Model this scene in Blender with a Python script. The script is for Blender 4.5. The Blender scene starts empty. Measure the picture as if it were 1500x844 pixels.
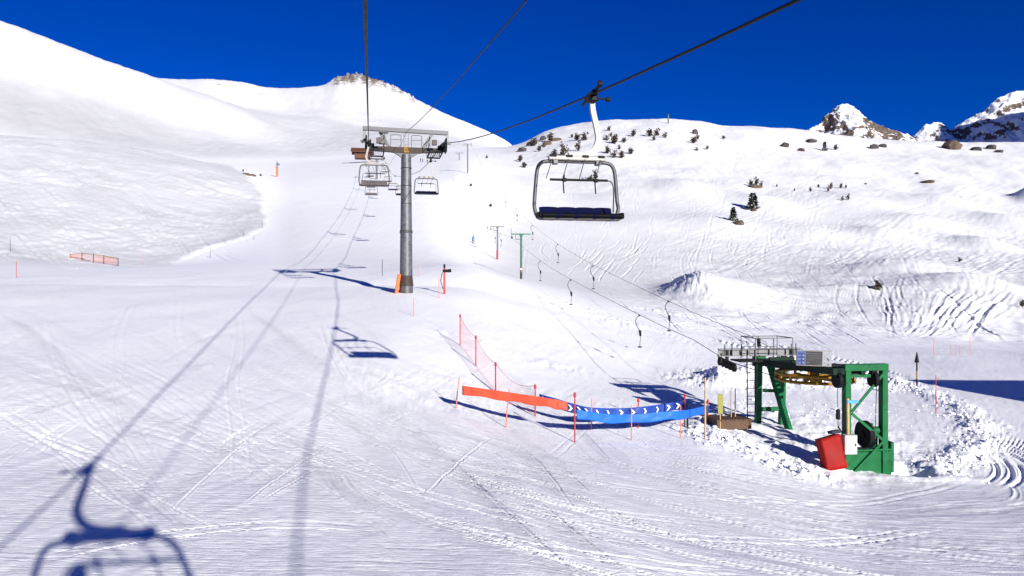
import bpy, bmesh, math, random
import numpy as np
from mathutils import Vector, Matrix

# ------------------------------------------------------------------ scene basics
scene = bpy.context.scene
COL = scene.collection
PI = math.pi
F, CX, CY = 1100.0, 750.0, 422.0          # survey frame of the site: bearing and level readings from the seat of the lift
SUN_AZ = math.radians(29.0)               # light travels to the left and away
SUN_EL = math.radians(16.7)
LINE = -0.19                              # lateral drift of the chairlift line per metre
YAW = math.atan(0.19)


def at(px, row, d):
    return Vector(((px - CX) / F * d, d, (CY - row) / F * d))


# ------------------------------------------------------------------ noise
def _hash(ix, iy, seed):
    h = (ix.astype(np.uint32) * np.uint32(374761393) + iy.astype(np.uint32) * np.uint32(668265263)
         + np.uint32((seed * 2246822519 + 3266489917) & 0xffffffff))
    h ^= h >> np.uint32(13)
    h *= np.uint32(1274126177)
    h ^= h >> np.uint32(16)
    h *= np.uint32(2654435761)
    h ^= h >> np.uint32(15)
    return h.astype(np.float32) / np.float32(4294967295.0)


def vnoise(x, y, seed=0):
    x0 = np.floor(x); y0 = np.floor(y)
    fx = (x - x0).astype(np.float32); fy = (y - y0).astype(np.float32)
    fx = fx * fx * fx * (fx * (fx * 6 - 15) + 10); fy = fy * fy * fy * (fy * (fy * 6 - 15) + 10)
    ix = x0.astype(np.int64).astype(np.uint32); iy = y0.astype(np.int64).astype(np.uint32)
    one = np.uint32(1)
    a = _hash(ix, iy, seed); b = _hash(ix + one, iy, seed)
    c = _hash(ix, iy + one, seed); d = _hash(ix + one, iy + one, seed)
    return ((a + (b - a) * fx) + ((c + (d - c) * fx) - (a + (b - a) * fx)) * fy) * 2 - 1


def fbm(x, y, seed=0, octaves=3, gain=0.5):
    s = 0; a = 1.0; t = 0
    for o in range(octaves):
        s = s + a * vnoise(x * (2.03 ** o) + 17.3 * o, y * (2.03 ** o) - 9.1 * o, seed + 31 * o)
        t += a; a *= gain
    return s / t


def sstep(a, b, x):
    t = np.clip((x - a) / (b - a), 0, 1)
    return t * t * (3 - 2 * t)


def gsmooth(a, sigma, axis):
    if sigma <= 0:
        return a
    r = int(3 * sigma + 1)
    k = np.exp(-0.5 * (np.arange(-r, r + 1) / sigma) ** 2); k /= k.sum()
    pad = [(0, 0)] * a.ndim; pad[axis] = (r, r)
    p = np.pad(a, pad, mode='edge')
    out = 0
    n = a.shape[axis]
    for i, w in enumerate(k):
        sl = [slice(None)] * a.ndim; sl[axis] = slice(i, i + n)
        out = out + w * p[tuple(sl)]
    return out


# ------------------------------------------------------------------ terrain: contour readings (bearing, level) at each distance
LV = {}
LV[4] = 'z', 2, [(-900, -3.7), (450, -4.1), (750, -4.3), (1000, -4.5), (1265, -4.8), (2400, -5.0)]
LV[10.5] = 'z', 2, [(-900, -3.8), (0, -3.95), (450, -4.05), (750, -4.1), (1000, -4.45), (1265, -4.8), (1500, -4.9), (2400, -5)]
LV[15.7] = 'z', 2, [(-900, -3.7), (0, -3.95), (140, -3.98), (450, -4.0), (750, -4.2), (1000, -4.75), (1265, -5.25), (1500, -5.4), (2400, -5.4)]
LV[24] = 'z', 2, [(-900, -2.6), (0, -3.1), (300, -3.25), (450, -3.35), (600, -3.9), (740, -4.6), (842, -4.93), (1033, -5.1), (1265, -5.95), (1500, -6.1), (2400, -6)]
LV[31] = 'z', 2, [(-900, -1.9), (0, -2.5), (300, -2.6), (450, -2.68), (560, -2.88), (667, -3.5), (740, -4.15), (842, -4.5), (900, -4.6), (1000, -4.9), (1115, -5.25), (1300, -5.65), (1500, -5.8), (2400, -5.6)]
LV[40] = 'z', 2, [(-900, -1.0), (0, -1.5), (300, -1.65), (450, -1.75), (597, -1.85), (680, -2.5), (760, -3.3), (850, -4.1), (950, -4.7), (1050, -5.0), (1115, -5.2), (1300, -5.6), (1400, -5.6), (1500, -5.6), (2400, -5.4)]
LV[55] = 'r', 2, [(-900, 418), (0, 423), (300, 428), (450, 430), (597, 431), (680, 440), (760, 456), (850, 478), (950, 500), (1050, 513), (1150, 520), (1300, 525), (1500, 527), (2400, 527)]
LV[75] = 'r', 2, [(-900, 400), (0, 405), (150, 403), (300, 402), (450, 403), (560, 399), (650, 390), (690, 389), (760, 416), (850, 446), (950, 466), (1050, 482), (1150, 493), (1300, 500), (1500, 510), (2400, 512)]
LV[95] = 'r', 2, [(-900, 386), (0, 392), (150, 393), (300, 390), (450, 384), (560, 382), (640, 383), (690, 391), (760, 413), (850, 436), (950, 452), (1050, 465), (1150, 475), (1250, 478), (1350, 480), (1500, 492), (2400, 494)]
LV[115] = 'r', 2, [(-900, 366), (0, 381), (100, 386), (200, 390), (300, 386), (400, 372), (450, 368), (560, 366), (640, 370), (690, 388), (735, 399), (761, 408), (850, 424), (950, 436), (1050, 446), (1150, 452), (1250, 446), (1350, 436), (1500, 452), (2400, 456)]
LV[150] = 'r', 2, [(-900, 310), (0, 334), (100, 338), (200, 346), (300, 351), (385, 348), (450, 337), (560, 333), (640, 337), (690, 368), (716, 378), (761, 391), (850, 399), (950, 404), (1050, 410), (1150, 412), (1250, 408), (1350, 402), (1500, 412), (2400, 414)]
LV[200] = 'r', 2, [(-900, 250), (0, 282), (100, 285), (200, 292), (300, 302), (385, 312), (450, 303), (560, 298), (640, 300), (690, 328), (716, 338), (761, 350), (850, 357), (950, 361), (1050, 366), (1200, 371), (1350, 372), (1500, 380), (2400, 384)]
LV[274] = 'r', 2, [(-900, 190), (0, 226), (100, 229), (200, 234), (260, 240), (300, 247), (385, 268), (450, 265), (560, 263), (640, 259), (690, 252), (761, 288), (850, 298), (1000, 301), (1150, 308), (1350, 318), (1500, 326), (2400, 330)]
LV[360] = 'r', 2, [(-900, 160), (0, 197), (120, 205), (230, 221), (300, 239), (385, 253), (450, 250), (560, 244), (640, 239), (690, 235), (761, 246), (850, 247), (1000, 247), (1150, 254), (1350, 266), (1500, 273), (2400, 280)]
LV[460] = 'r', 2, [(-900, 185), (0, 222), (120, 222), (230, 230), (300, 240), (385, 244), (450, 241), (560, 234), (640, 228), (690, 222), (745, 218), (760, 216), (800, 206), (870, 197), (980, 195), (1060, 203), (1130, 209), (1300, 228), (1500, 232), (2400, 240)]
LV[560] = 'r', 1, [(-900, 200), (0, 226), (230, 234), (385, 239), (450, 236), (560, 228), (640, 222), (690, 218), (742, 215), (762, 213), (780, 205), (800, 197), (830, 190), (870, 182), (925, 181), (980, 180), (1020, 183), (1060, 187), (1100, 188), (1130, 190), (1180, 197), (1240, 203), (1300, 209), (1360, 211), (1430, 213), (1500, 214), (2400, 222)]
LV[700] = 'r', 2, [(-900, 120), (0, 196), (200, 221), (300, 229), (450, 228), (560, 220), (690, 213), (740, 215), (770, 240), (850, 250), (1500, 270), (2400, 280)]
LV[1000] = 'r', 2, [(-900, -90), (-200, 70), (0, 121), (100, 141), (250, 186), (400, 207), (500, 200), (600, 195), (700, 208), (742, 216), (780, 270), (900, 300), (2400, 320)]
LV[1250] = 'r', 2, [(-900, -160), (-200, -12), (0, 33), (50, 52), (100, 70), (200, 104), (240, 116), (280, 129), (330, 150), (400, 178), (480, 186), (600, 188), (700, 206), (744, 217), (790, 290), (900, 320), (2400, 330)]
LV[1600] = 'r', 2, [(-900, -60), (0, 110), (200, 135), (280, 146), (350, 160), (420, 164), (500, 160), (600, 174), (700, 202), (746, 216), (800, 290), (900, 330), (2400, 330)]
LV[2000] = 'r', 0.7, [(-900, -30), (0, 90), (200, 119), (280, 123), (310, 120), (340, 124), (390, 133), (440, 134), (478, 130), (489, 119), (500, 114), (515, 115), (530, 113), (545, 119), (560, 123), (585, 134), (610, 151), (650, 172), (700, 193), (748, 214), (790, 260), (850, 330), (2400, 340)]
LV[2500] = 'r', 2, [(-900, 60), (0, 170), (500, 200), (700, 260), (800, 330), (2400, 345)]
LV[4200] = 'r', 2, [(-900, 340), (2400, 385)]

DK = np.array(sorted(LV), dtype=np.float64)
us_core = np.arange(-30.0, 1531.0, 1.35)
us = np.concatenate([np.arange(-900, -30, 9.0), us_core, np.arange(1531.35, 2400, 9.0)])
NU = len(us)
ds = [4.0]
while ds[-1] < 4200:
    d = ds[-1]
    if d < 9: s = 0.10
    elif d < 62: s = max(d * d * 1.25 / (F * 4.4), 0.03)
    elif d < 620: s = d * 0.0062
    elif d < 2100: s = d * 0.0085
    else: s = d * 0.05
    ds.append(d + s)
ds = np.array(ds); ND = len(ds)

fine_u = np.arange(-900.0, 2401.0, 4.0)
Zk = []
for dk in DK:
    kind, sg, pts = LV[dk]
    p = np.array(pts, dtype=np.float64)
    v = np.interp(fine_u, p[:, 0], p[:, 1])
    v = gsmooth(v, sg * 2.2, 0)
    v = np.interp(us, fine_u, v)
    Zk.append(v if kind == 'z' else (CY - v) / F * dk)
Zk = np.array(Zk)                                            # K x NU


def pchip_rows(xk, yk, x):
    h = np.diff(xk)[:, None]; dl = np.diff(yk, axis=0) / h
    m = np.zeros_like(yk)
    same = (dl[:-1] * dl[1:]) > 0
    w1 = 2 * h[1:] + h[:-1]; w2 = h[1:] + 2 * h[:-1]
    with np.errstate(divide='ignore', invalid='ignore'):
        hm = (w1 + w2) / (w1 / dl[:-1] + w2 / dl[1:])
    m[1:-1] = np.where(same, hm, 0); m[0] = dl[0]; m[-1] = dl[-1]
    k = np.clip(np.searchsorted(xk, x, side='right') - 1, 0, len(xk) - 2)
    hh = h[k]; t = ((x - xk[k])[:, None]) / hh
    t2 = t * t; t3 = t2 * t
    return ((2 * t3 - 3 * t2 + 1) * yk[k] + (t3 - 2 * t2 + t) * hh * m[k]
            + (-2 * t3 + 3 * t2) * yk[k + 1] + (t3 - t2) * hh * m[k + 1])


Z = pchip_rows(DK, Zk, ds)                                   # ND x NU
crest_rows = ds > 1850
Zs = gsmooth(gsmooth(Z, 9, 0), 5, 1)
wcr = (1 - sstep(420, 540, ds))[:, None]
Z = Zs * wcr + Z * (1 - wcr)
UU = np.broadcast_to(us[None, :], (ND, NU)); DD = np.broadcast_to(ds[:, None], (ND, NU))
XX = (UU - CX) / F * DD


def bump(cx, cy, h, sx, sy, ang=0.0, power=1.0):
    c, s = math.cos(ang), math.sin(ang)
    dx = XX - cx; dy = DD - cy
    a = (dx * c + dy * s) / sx; b = (-dx * s + dy * c) / sy
    return h * np.exp(-(a * a + b * b) ** power)


def sample_idx(x, d):
    r = np.interp(d, ds, np.arange(ND)); c = np.interp(CX + F * x / d, us, np.arange(NU))
    return r, c


def ground_z(x, d):
    r, c = sample_idx(x, d)
    i = min(int(r), ND - 2); j = min(int(c), NU - 2); fr = r - i; fc = c - j
    return float((Z[i, j] * (1 - fc) + Z[i, j + 1] * fc) * (1 - fr) + (Z[i + 1, j] * (1 - fc) + Z[i + 1, j + 1] * fc) * fr)


def on_ground(px, row, dmin=7.0, dmax=4000):
    j = int(np.interp(px, us, np.arange(NU)))
    rows = CY - F * Z[:, j] / ds
    ok = np.where((rows <= row) & (ds > dmin) & (ds < dmax))[0]
    i = ok[0] if len(ok) else ND - 1
    d = ds[i]
    if i > 0 and rows[i - 1] > row:
        t = (rows[i - 1] - row) / max(rows[i - 1] - rows[i], 1e-6)
        d = ds[i - 1] + t * (ds[i] - ds[i - 1])
    x = (px - CX) / F * d
    return Vector((x, d, ground_z(x, d)))
# ------------------------------------------------------------------ terrain relief
rng = np.random.default_rng(7)
row_img = CY - F * Z / DD
near = 1 - sstep(62, 95, DD)
mid = sstep(62, 95, DD) * (1 - sstep(460, 620, DD))

# the wind lip right of the middle and smaller humps on the flank
lip = bump(29.0, 117, 3.5, 4.6, 10) + bump(35, 122, 2.5, 7, 13) + bump(43, 124, 1.3, 9, 12)
lipm = np.clip(lip / 3.6, 0, 1)
Z = Z + lip + lipm * 0.55 * fbm(XX / 1.0, DD / 1.8, 41, 4, 0.65) * (1 - sstep(28, 33, XX))
for (px, row, hh, sx, sy) in [(1320, 395, 2.4, 12, 9), (1430, 420, 2.2, 8, 9), (1240, 430, 1.6, 9, 7), (1480, 330, 3.2, 9, 14), (1190, 345, 2.2, 12, 14), (1512, 296, 6.5, 5, 9), (1120, 300, 3, 10, 16), (1380, 300, 3.5, 13, 16), (1290, 345, 2.6, 8, 12), (1440, 360, 2.4, 7, 10), (1000, 280, 3, 14, 20), (1350, 330, 3.0, 16, 14), (1060, 330, 2, 14, 16), (1255, 300, 3, 20, 20), (930, 330, 1.6, 16, 18)]:
    g = on_ground(px, row)
    Z = Z + bump(g.x, g.y, hh, sx, sy)

# open piste: slow undulation
Z = Z + near * (0.10 * fbm(XX / 6.5, DD / 8.0, 3, 2) + 0.012 * fbm(XX / 1.6, DD / 2.0, 4, 2))
# skidded sweep lines around the drive station
SX, SY = 11.0, 28.0
rad = np.hypot(XX - SX, DD - SY); ang = np.arctan2(DD - SY, XX - SX)
radw = rad + 0.9 * fbm(XX / 9, DD / 9, 11, 2)
sweep = (sstep(5.2, 7.5, rad) * (1 - sstep(24, 34, rad)) * (1 - sstep(29, 36, DD)) * sstep(-9, 1, XX + 0.25 * (DD - 14)))
patch = 0.35 + 0.65 * sstep(-0.25, 0.45, fbm(rad / 2.6, ang * 5, 13, 3))
st = 0.020 * vnoise(radw * 2.2, ang * 3.5, 15) + 0.016 * vnoise(radw * 5.5 + 4 * ang, ang * 9, 16) + 0.010 * vnoise(radw * 11 - 9 * ang, ang * 22, 17)
Z = Z + sweep * patch * st * 0.8
# straight ski drag marks elsewhere on the piste
a1 = XX * 0.80 + DD * 0.60; b1 = -XX * 0.60 + DD * 0.80
patch2 = 0.3 + 0.7 * sstep(-0.3, 0.4, fbm(XX / 3.5, DD / 4.5, 23, 2))
lst = 0.014 * vnoise(a1 * 2.4, b1 * 0.30, 25) + 0.011 * vnoise(a1 * 5.3 + b1 * .7, b1 * 0.8, 26)
c1 = XX * 0.95 - DD * 0.30; e1 = XX * 0.30 + DD * 0.95
lst2 = 0.014 * vnoise(c1 * 2.1, e1 * 0.25, 27) + 0.010 * vnoise(c1 * 5.1, e1 * 0.7, 28)
Z = Z + near * (1 - sweep) * patch2 * (lst + lst2) * 0.6
# grain
Z = Z + near * (0.003 * vnoise(XX * 4.2, DD * 3.4, 31) + 0.0012 * vnoise(XX * 10, DD * 8, 32))

# left hill: streaks across the slope
ub = np.interp(CY - F * Zs / DD, [190, 225, 240, 255, 280, 310, 335, 348, 360, 372, 382, 396, 410], [270, 310, 335, 360, 382, 389, 385, 366, 322, 286, 262, 250, 245])
lh = sstep(90, 125, DD) * (1 - sstep(380, 470, DD)) * (1 - sstep(-7, 6, UU - ub + 7 * fbm(DD / 14, XX / 9, 5, 2)))
sa = XX * 0.76 - DD * 0.65; sb = XX * 0.65 + DD * 0.76
sb = sb + 3.2 * fbm(sa / 17, sb / 9, 57, 3)
hillst = 0.20 * vnoise(sa / 17, sb / 4.2, 51) + 0.15 * vnoise(sa / 7 + sb / 9, sb / 2.3, 52) + 0.20 * fbm(sa / 16, sb / 7, 53, 2) + 0.11 * vnoise(sa / 3, sb / 1.1, 54) + 0.09 * vnoise(sa / 1.2, sb / 1.6, 56)
Z = Z + lh * hillst * (0.55 + 0.75 * sstep(-0.3, 0.4, fbm(XX / 25, DD / 25, 55, 2)))
Z = Z + 0.35 * lh * sstep(-45, -8, UU - ub)                      # small lip where the hill meets the groomed piste
# groomed upper piste: very smooth
up = mid * sstep(395, 430, UU) * (1 - sstep(655, 690, UU))
Z = Z + up * (0.06 * fbm(XX / 9, DD / 14, 61, 2) + 0.012 * vnoise(XX / 0.9, DD / 9, 62))
# T-bar valley and the right flank: old ski tracks, hollows
rt = mid * sstep(665, 700, UU)
ra = XX * 0.85 - DD * 0.52; rb = XX * 0.52 + DD * 0.85
rough = (0.25 + 0.9 * sstep(830, 1150, UU) * sstep(300, 370, row_img)) * (1 - 0.5 * sstep(300, 420, DD))
Z = Z + rt * rough * (0.30 * fbm(ra / 14, rb / 9, 71, 2) + 0.09 * vnoise(ra / 8, rb / 1.5, 72) + 0.06 * vnoise(ra / 3 + rb / 5, rb / 0.9, 77) + 0.06 * vnoise(rb / 9, ra / 1.6, 73) + 0.05 * vnoise(XX / 0.9, DD / 1.6, 74))
# drifted snow on the ridge flank: long shallow ribs below the crest
Z = Z + sstep(240, 330, DD) * (1 - sstep(540, 570, DD)) * sstep(745, 800, UU) * (1.6 * fbm(XX / 26, DD / 44, 75, 2) + 0.22 * fbm((XX*.8-DD*.6) / 6, (XX*.6+DD*.8) / 16, 76, 2) + 0.10 * vnoise(XX / 2.2, DD / 6, 78))
# mountains: broad drifts
mt = sstep(560, 800, DD) * (1 - sstep(2100, 2500, DD))
Z = Z + mt * (5.5 * fbm((XX + .6 * DD) / 170, (DD - .5 * XX) / 420, 81, 3) + 1.3 * fbm((XX + .7 * DD) / 28, (DD - .7 * XX) / 90, 82, 3) + 0.45 * vnoise((XX + .7 * DD) / 9, (DD - .7 * XX) / 40, 83) + 0.25 * vnoise(XX / 6, DD / 22, 84))
# far summit crags
crag = np.exp(-((UU - 512) / 26.0) ** 2) * np.exp(-((DD - 1990) / 120.0) ** 2)
ridge = np.exp(-((UU - 585) / 34.0) ** 2) * np.exp(-((DD - 1970) / 130.0) ** 2)
Z = Z + (crag + 0.6 * ridge) * (15 * np.maximum(fbm(UU / 5.0, DD / 45.0, 91, 3, .65), -.1) + 6 * vnoise(UU / 2.2, DD / 30, 92))

# ploughed-up snow: pile behind the station, berms around it
def berm(pts, h, w, lump, seed):
    global Z
    P = np.array(pts, dtype=np.float64)
    best = np.full(Z.shape, 1e9)
    for (x0, y0), (x1, y1) in zip(P[:-1], P[1:]):
        vx, vy = x1 - x0, y1 - y0; L = vx * vx + vy * vy
        t = np.clip(((XX - x0) * vx + (DD - y0) * vy) / L, 0, 1)
        best = np.minimum(best, np.hypot(XX - x0 - t * vx, DD - y0 - t * vy))
    m = np.exp(-(best / w) ** 2)
    m2 = np.exp(-(best / (w * 1.7)) ** 4)
    lumps = np.maximum(fbm(XX * 2.6, DD * 2.2, seed, 4, 0.7), -0.2)
    lumps2 = np.maximum(vnoise(XX * 7, DD * 5, seed + 5), 0)
    Z = Z + m * h * (0.7 + 0.6 * vnoise(XX * .8, DD * .8, seed + 9)) + m2 * lump * (lumps * 1.2 + 0.45 * lumps2)


def gp(px, row):
    g = on_ground(px, row)
    return (g.x, g.y)


berm([gp(1020, 628), gp(1080, 650), gp(1140, 675), gp(1180, 694)], 0.13, 0.7, 0.09, 101)
berm([gp(1308, 562), gp(1360, 575), gp(1410, 600), gp(1436, 630), gp(1430, 660), gp(1370, 690)], 0.16, 0.6, 0.08, 103)
berm([gp(1050, 560), gp(1100, 552), gp(1170, 556)], 0.62, 1.7, 0.17, 105)
berm([gp(1170, 556), gp(1240, 560), gp(1310, 560)], 0.25, 1.2, 0.12, 106)
pit = on_ground(1328, 690)
Z = Z + bump(pit.x, pit.y, -0.45, 0.75, 0.6, power=1.6) + bump(pit.x + .3, pit.y - .9, 0.10, 1.6, 0.35)
inner = np.exp(-(rad / 5.2) ** 4)
Z = Z + inner * (0.11 * fbm(XX / 0.8, DD / 0.8, 108, 4, .62) + 0.03 * vnoise(XX * 3, DD * 3, 109))
e = on_ground(1060, 622)
Z = Z + bump(e.x, e.y, 0.45, 0.45, 0.5) * (1 + 0.6 * fbm(XX * 2.5, DD * 2.5, 110, 2))
# trampled scars on the piste bank
for (px, row, sx, sy, a) in [(660, 490, 1.2, .8, .10), (815, 535, 1.6, 1.2, .13), (700, 500, 1.4, 1.2, .05), (905, 470, 2.4, 2.0, .22), (860, 452, 2.0, 2.0, .20), (960, 455, 3.0, 4, .25)]:
    g = on_ground(px, row)
    Z = Z + bump(g.x, g.y, 1, sx, sy) * a * (fbm(XX * 1.8, DD * 1.4, 120, 3, .65) + .3 * vnoise(XX * 5, DD * 4, 121))

# ------------------------------------------------------------------ carved ski tracks
def carve(pts, w, depth, lip_h=0.5, fade=True):
    """a groove of half width w (m) along world points"""
    P = np.array(pts, dtype=np.float64)
    seg = np.hypot(*np.diff(P, axis=0).T); s = np.concatenate([[0], np.cumsum(seg)])
    n = max(int(s[-1] / (w * 1.0)), 2)
    ss = np.linspace(0, s[-1], n)
    X = np.interp(ss, s, P[:, 0]); Y = np.interp(ss, s, P[:, 1])
    tx = np.gradient(X); ty = np.gradient(Y); tl = np.hypot(tx, ty) + 1e-9; tx /= tl; ty /= tl
    w0, depth0 = w, depth
    DDS = np.interp(Y, ds[:-1], np.diff(ds))
    for i in range(n):
        x, y = X[i], Y[i]
        if y < 6 or y > 600: continue
        w = max(w0, 0.9 * DDS[i] * abs(tx[i])); depth = depth0 * (w0 / w) ** .6
        R = w * 2.2
        j0, j1 = np.searchsorted(us, [CX + F * (x - R) / y, CX + F * (x + R) / y])
        i0, i1 = np.searchsorted(ds, [y - R, y + R])
        if j1 <= j0 or i1 <= i0: continue
        dx = XX[i0:i1, j0:j1] - x; dy = DD[i0:i1, j0:j1] - y
        al = dx * tx[i] + dy * ty[i]; ac = (-dx * ty[i] + dy * tx[i]) / w
        ww = np.exp(-(al / (w * 0.95)) ** 2) * (0.594 * w0 / w)
        f = 1.0
        if fade: f = min(1, 6 * i / n, 6 * (n - 1 - i) / n)
        prof = -np.exp(-ac * ac * 1.6) + lip_h * np.exp(-((np.abs(ac) - 1.35) / 0.45) ** 2)
        Z[i0:i1, j0:j1] += depth * f * prof * ww


def spline(ctrl, n=60):
    P = np.array(ctrl, dtype=np.float64)
    P = np.vstack([2 * P[0] - P[1], P, 2 * P[-1] - P[-2]])
    out = []
    for i in range(1, len(P) - 2):
        for t in np.linspace(0, 1, max(n // (len(P) - 3), 2), endpoint=False):
            a, b, c, d_ = P[i - 1], P[i], P[i + 1], P[i + 2]
            out.append(0.5 * ((2 * b) + (-a + c) * t + (2 * a - 5 * b + 4 * c - d_) * t * t + (-a + 3 * b - 3 * c + d_) * t ** 3))
    out.append(P[-2])
    return np.array(out)


def pair(ctrl, gap=0.32, w=0.05, depth=0.022):
    p = spline(ctrl)
    t = np.gradient(p, axis=0); t /= np.linalg.norm(t, axis=1)[:, None] + 1e-9
    nrm = np.stack([-t[:, 1], t[:, 0]], 1)
    carve(p + nrm * gap / 2, w, depth); carve(p - nrm * gap / 2, w, depth)


def G(*pts):
    return [gp(a, b) for a, b in pts]


# the long S tracks on the left of the piste
pair(G((80, 420), (68, 455), (75, 500), (110, 570), (165, 640), (215, 710), (255, 780), (300, 840)), .42, .06, .022)
pair(G((215, 420), (180, 470), (172, 530), (185, 600), (215, 670), (260, 740), (330, 838)), .4, .06, .02)
pair(G((262, 425), (258, 480), (275, 530), (310, 575), (370, 615), (480, 660), (620, 700)), .36, .05, .018)
pair(G((140, 450), (190, 425), (250, 412), (330, 405)), .5, .07, .018)
pair(G((0, 600), (40, 625), (90, 652), (140, 672)), .3, .05, .02)
pair(G((345, 440), (350, 500), (340, 560), (350, 640), (355, 740)), .35, .045, .011)
pair(G((470, 470), (500, 540), (560, 600), (660, 660), (800, 720), (960, 760)), .35, .05, .022)
pair(G((250, 610), (360, 640), (520, 690), (700, 745), (900, 800)), .35, .05, .024)
pair(G((420, 560), (470, 600), (560, 650), (690, 700), (860, 745), (1100, 770)), .35, .05, .022)
pair(G((600, 600), (690, 650), (800, 690), (960, 720), (1150, 735), (1330, 725), (1440, 690)), .35, .05, .022)
pair(G((560, 640), (640, 690), (770, 740), (950, 780), (1180, 795), (1400, 770)), .35, .05, .022)
pair(G((640, 770), (780, 800), (980, 830), (1100, 838)), .35, .045, .02)
pair(G((20, 740), (160, 715), (330, 690), (520, 688)), .35, .045, .013)
pair(G((60, 820), (200, 790), (380, 770), (560, 775)), .35, .045, .02)
for k in range(120):
    u0 = rng.uniform(0, 900); r0 = rng.uniform(445, 640)
    dx = rng.uniform(40, 260); sl = rng.uniform(0.25, 0.8)
    if rng.random() < .3: dx = -dx * .5
    c = G((u0, r0), (u0 + dx * .5, r0 + abs(dx) * sl * .45), (u0 + dx, r0 + abs(dx) * sl))
    pair(c, rng.uniform(.2, .5), rng.uniform(.035, .06), rng.uniform(.008, .02))
for k in range(40):                                          # curving around the station
    r = rng.uniform(7.5, 20); a0 = rng.uniform(-2.9, -0.6); sp = rng.uniform(.2, .9); dr = rng.uniform(-1.5, 1.5)
    c = [(SX + (r + dr * t) * math.cos(a0 + sp * t), SY + (r + dr * t) * math.sin(a0 + sp * t)) for t in np.linspace(0, 1, 5)]
    pair(c, rng.uniform(.2, .45), rng.uniform(.035, .055), rng.uniform(.012, .026))
for k in range(16):                                          # edge tracks at the right of the station
    r = rng.uniform(6.0, 9.5); a0 = rng.uniform(-1.0, -0.4); sp = rng.uniform(.4, .9)
    c = [(SX + (r) * math.cos(a0 + sp * t), SY + r * math.sin(a0 + sp * t)) for t in np.linspace(0, 1, 5)]
    pair(c, .4, .07, rng.uniform(.03, .05))
# powder tracks down the right bank
for k in range(64):
    u0 = rng.uniform(1235, 1490); r0 = 402 + rng.uniform(0, 1) ** 1.5 * 55
    u1 = 1325 + (u0 - 1325) * rng.uniform(.25, .8) + rng.uniform(-14, 14); r1 = min(r0 + rng.uniform(25, 110), rng.uniform(462, 498))
    bend = rng.uniform(-26, 30)
    c = spline(G((u0, r0), (u0 * .6 + u1 * .4 + bend, r0 * .6 + r1 * .4), (u1, r1)), 30)
    carve(c, rng.uniform(.08, .26), rng.choice([rng.uniform(.015, .05), rng.uniform(.05, .11)]), .7)
for k in range(16):
    u0 = rng.uniform(1400, 1500); r0 = rng.uniform(415, 440)
    c = spline(G((u0, r0), (u0 - 25, r0 + 22), (u0 - rng.uniform(40, 90), r0 + rng.uniform(40, 60))), 30)
    carve(c, rng.uniform(.16, .3), rng.uniform(.06, .14), .6)
carve(spline(G((1370, 420), (1420, 462), (1470, 500)), 30), .3, .16, .5)
carve(spline(G((1300, 480), (1400, 492), (1470, 500), (1500, 498)), 30), .3, .15, .5)
for k in range(170):
    u0 = rng.uniform(860, 1230); r0 = rng.uniform(385, 470)
    L = rng.uniform(30, 130)
    c = spline(G((u0, r0), (u0 + L * .5 + rng.uniform(-12, 12), r0 + L * .16 + rng.uniform(-4, 8)), (u0 + L, r0 + L * rng.uniform(.2, .5))), 30)
    carve(c, rng.uniform(.12, .24), rng.uniform(.02, .06), .8)
for k in range(34):                                          # turning tracks under the chair
    u0 = rng.uniform(840, 950); r0 = rng.uniform(350, 395); L = rng.uniform(15, 45)
    c = spline(G((u0, r0), (u0 - L * .3, r0 + L * .35), (u0 - L * rng.uniform(.4, 1.0), r0 + L * .6)), 20)
    carve(c, rng.uniform(.18, .3), rng.uniform(.06, .13), .6)
for k in range(420):                                          # wind-scoured traverse lines
    u0 = rng.uniform(960, 1510); r0 = rng.uniform(268, 405); L = rng.uniform(14, 90)
    s_ = rng.choice([rng.uniform(-.45, -.1), rng.uniform(-.2, .1), rng.uniform(.4, 1.2)], p=[.6, .22, .18])
    c = spline(G((u0, r0), (u0 + L * .5, r0 + L * s_ * .5 + rng.uniform(-.07, .07) * L), (u0 + L, r0 + L * s_)), 20)
    carve(c, rng.uniform(.16, .32), rng.uniform(.05, .13) if s_ < .2 else rng.uniform(.012, .04), .8)
for k in range(280):                                          # faint tracks on the wide face
    u0 = rng.uniform(760, 1240); r0 = rng.uniform(225, 375); L = rng.uniform(8, 50)
    c = spline(G((u0, r0), (u0 - L * .2 + rng.uniform(-8, 8), r0 + L * .5), (u0 + rng.uniform(-15, 15), r0 + L)), 20)
    carve(c, rng.uniform(.16, .34), rng.choice([rng.uniform(.015, .05), rng.uniform(.05, .10)], p=[.75, .25]), .7)
for k in range(420):                                         # chopped-up snow on the left hill
    u0 = rng.uniform(-25, 372); r0 = rng.uniform(204, 372); L = rng.uniform(10, 70)
    s_ = rng.choice([rng.uniform(.05, .4), rng.uniform(-.25, .05), rng.uniform(.6, 1.6)], p=[.6, .22, .18])
    if u0 + L > 384: continue
    c = spline(G((u0, r0), (u0 + L * .5, r0 + L * s_ * .5 + rng.uniform(-.08, .08) * L), (u0 + L, min(r0 + L * s_, 384))), 20)
    carve(c, rng.uniform(.18, .45), rng.uniform(.05, .14), .8)
# tracked rut below the second cable
for off in (0, 9, 16):
    c = spline(G((975, 458 + off), (1040, 478 + off), (1110, 498 + off), (1200, 520 + off), (1300, 545 + off), (1345, 560 + off)), 60)
    carve(c, .2, .12, .8)
#pair(G((500, 395), (540, 370), (560, 330), (558, 290)), 1.2, .4, .08)

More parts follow.
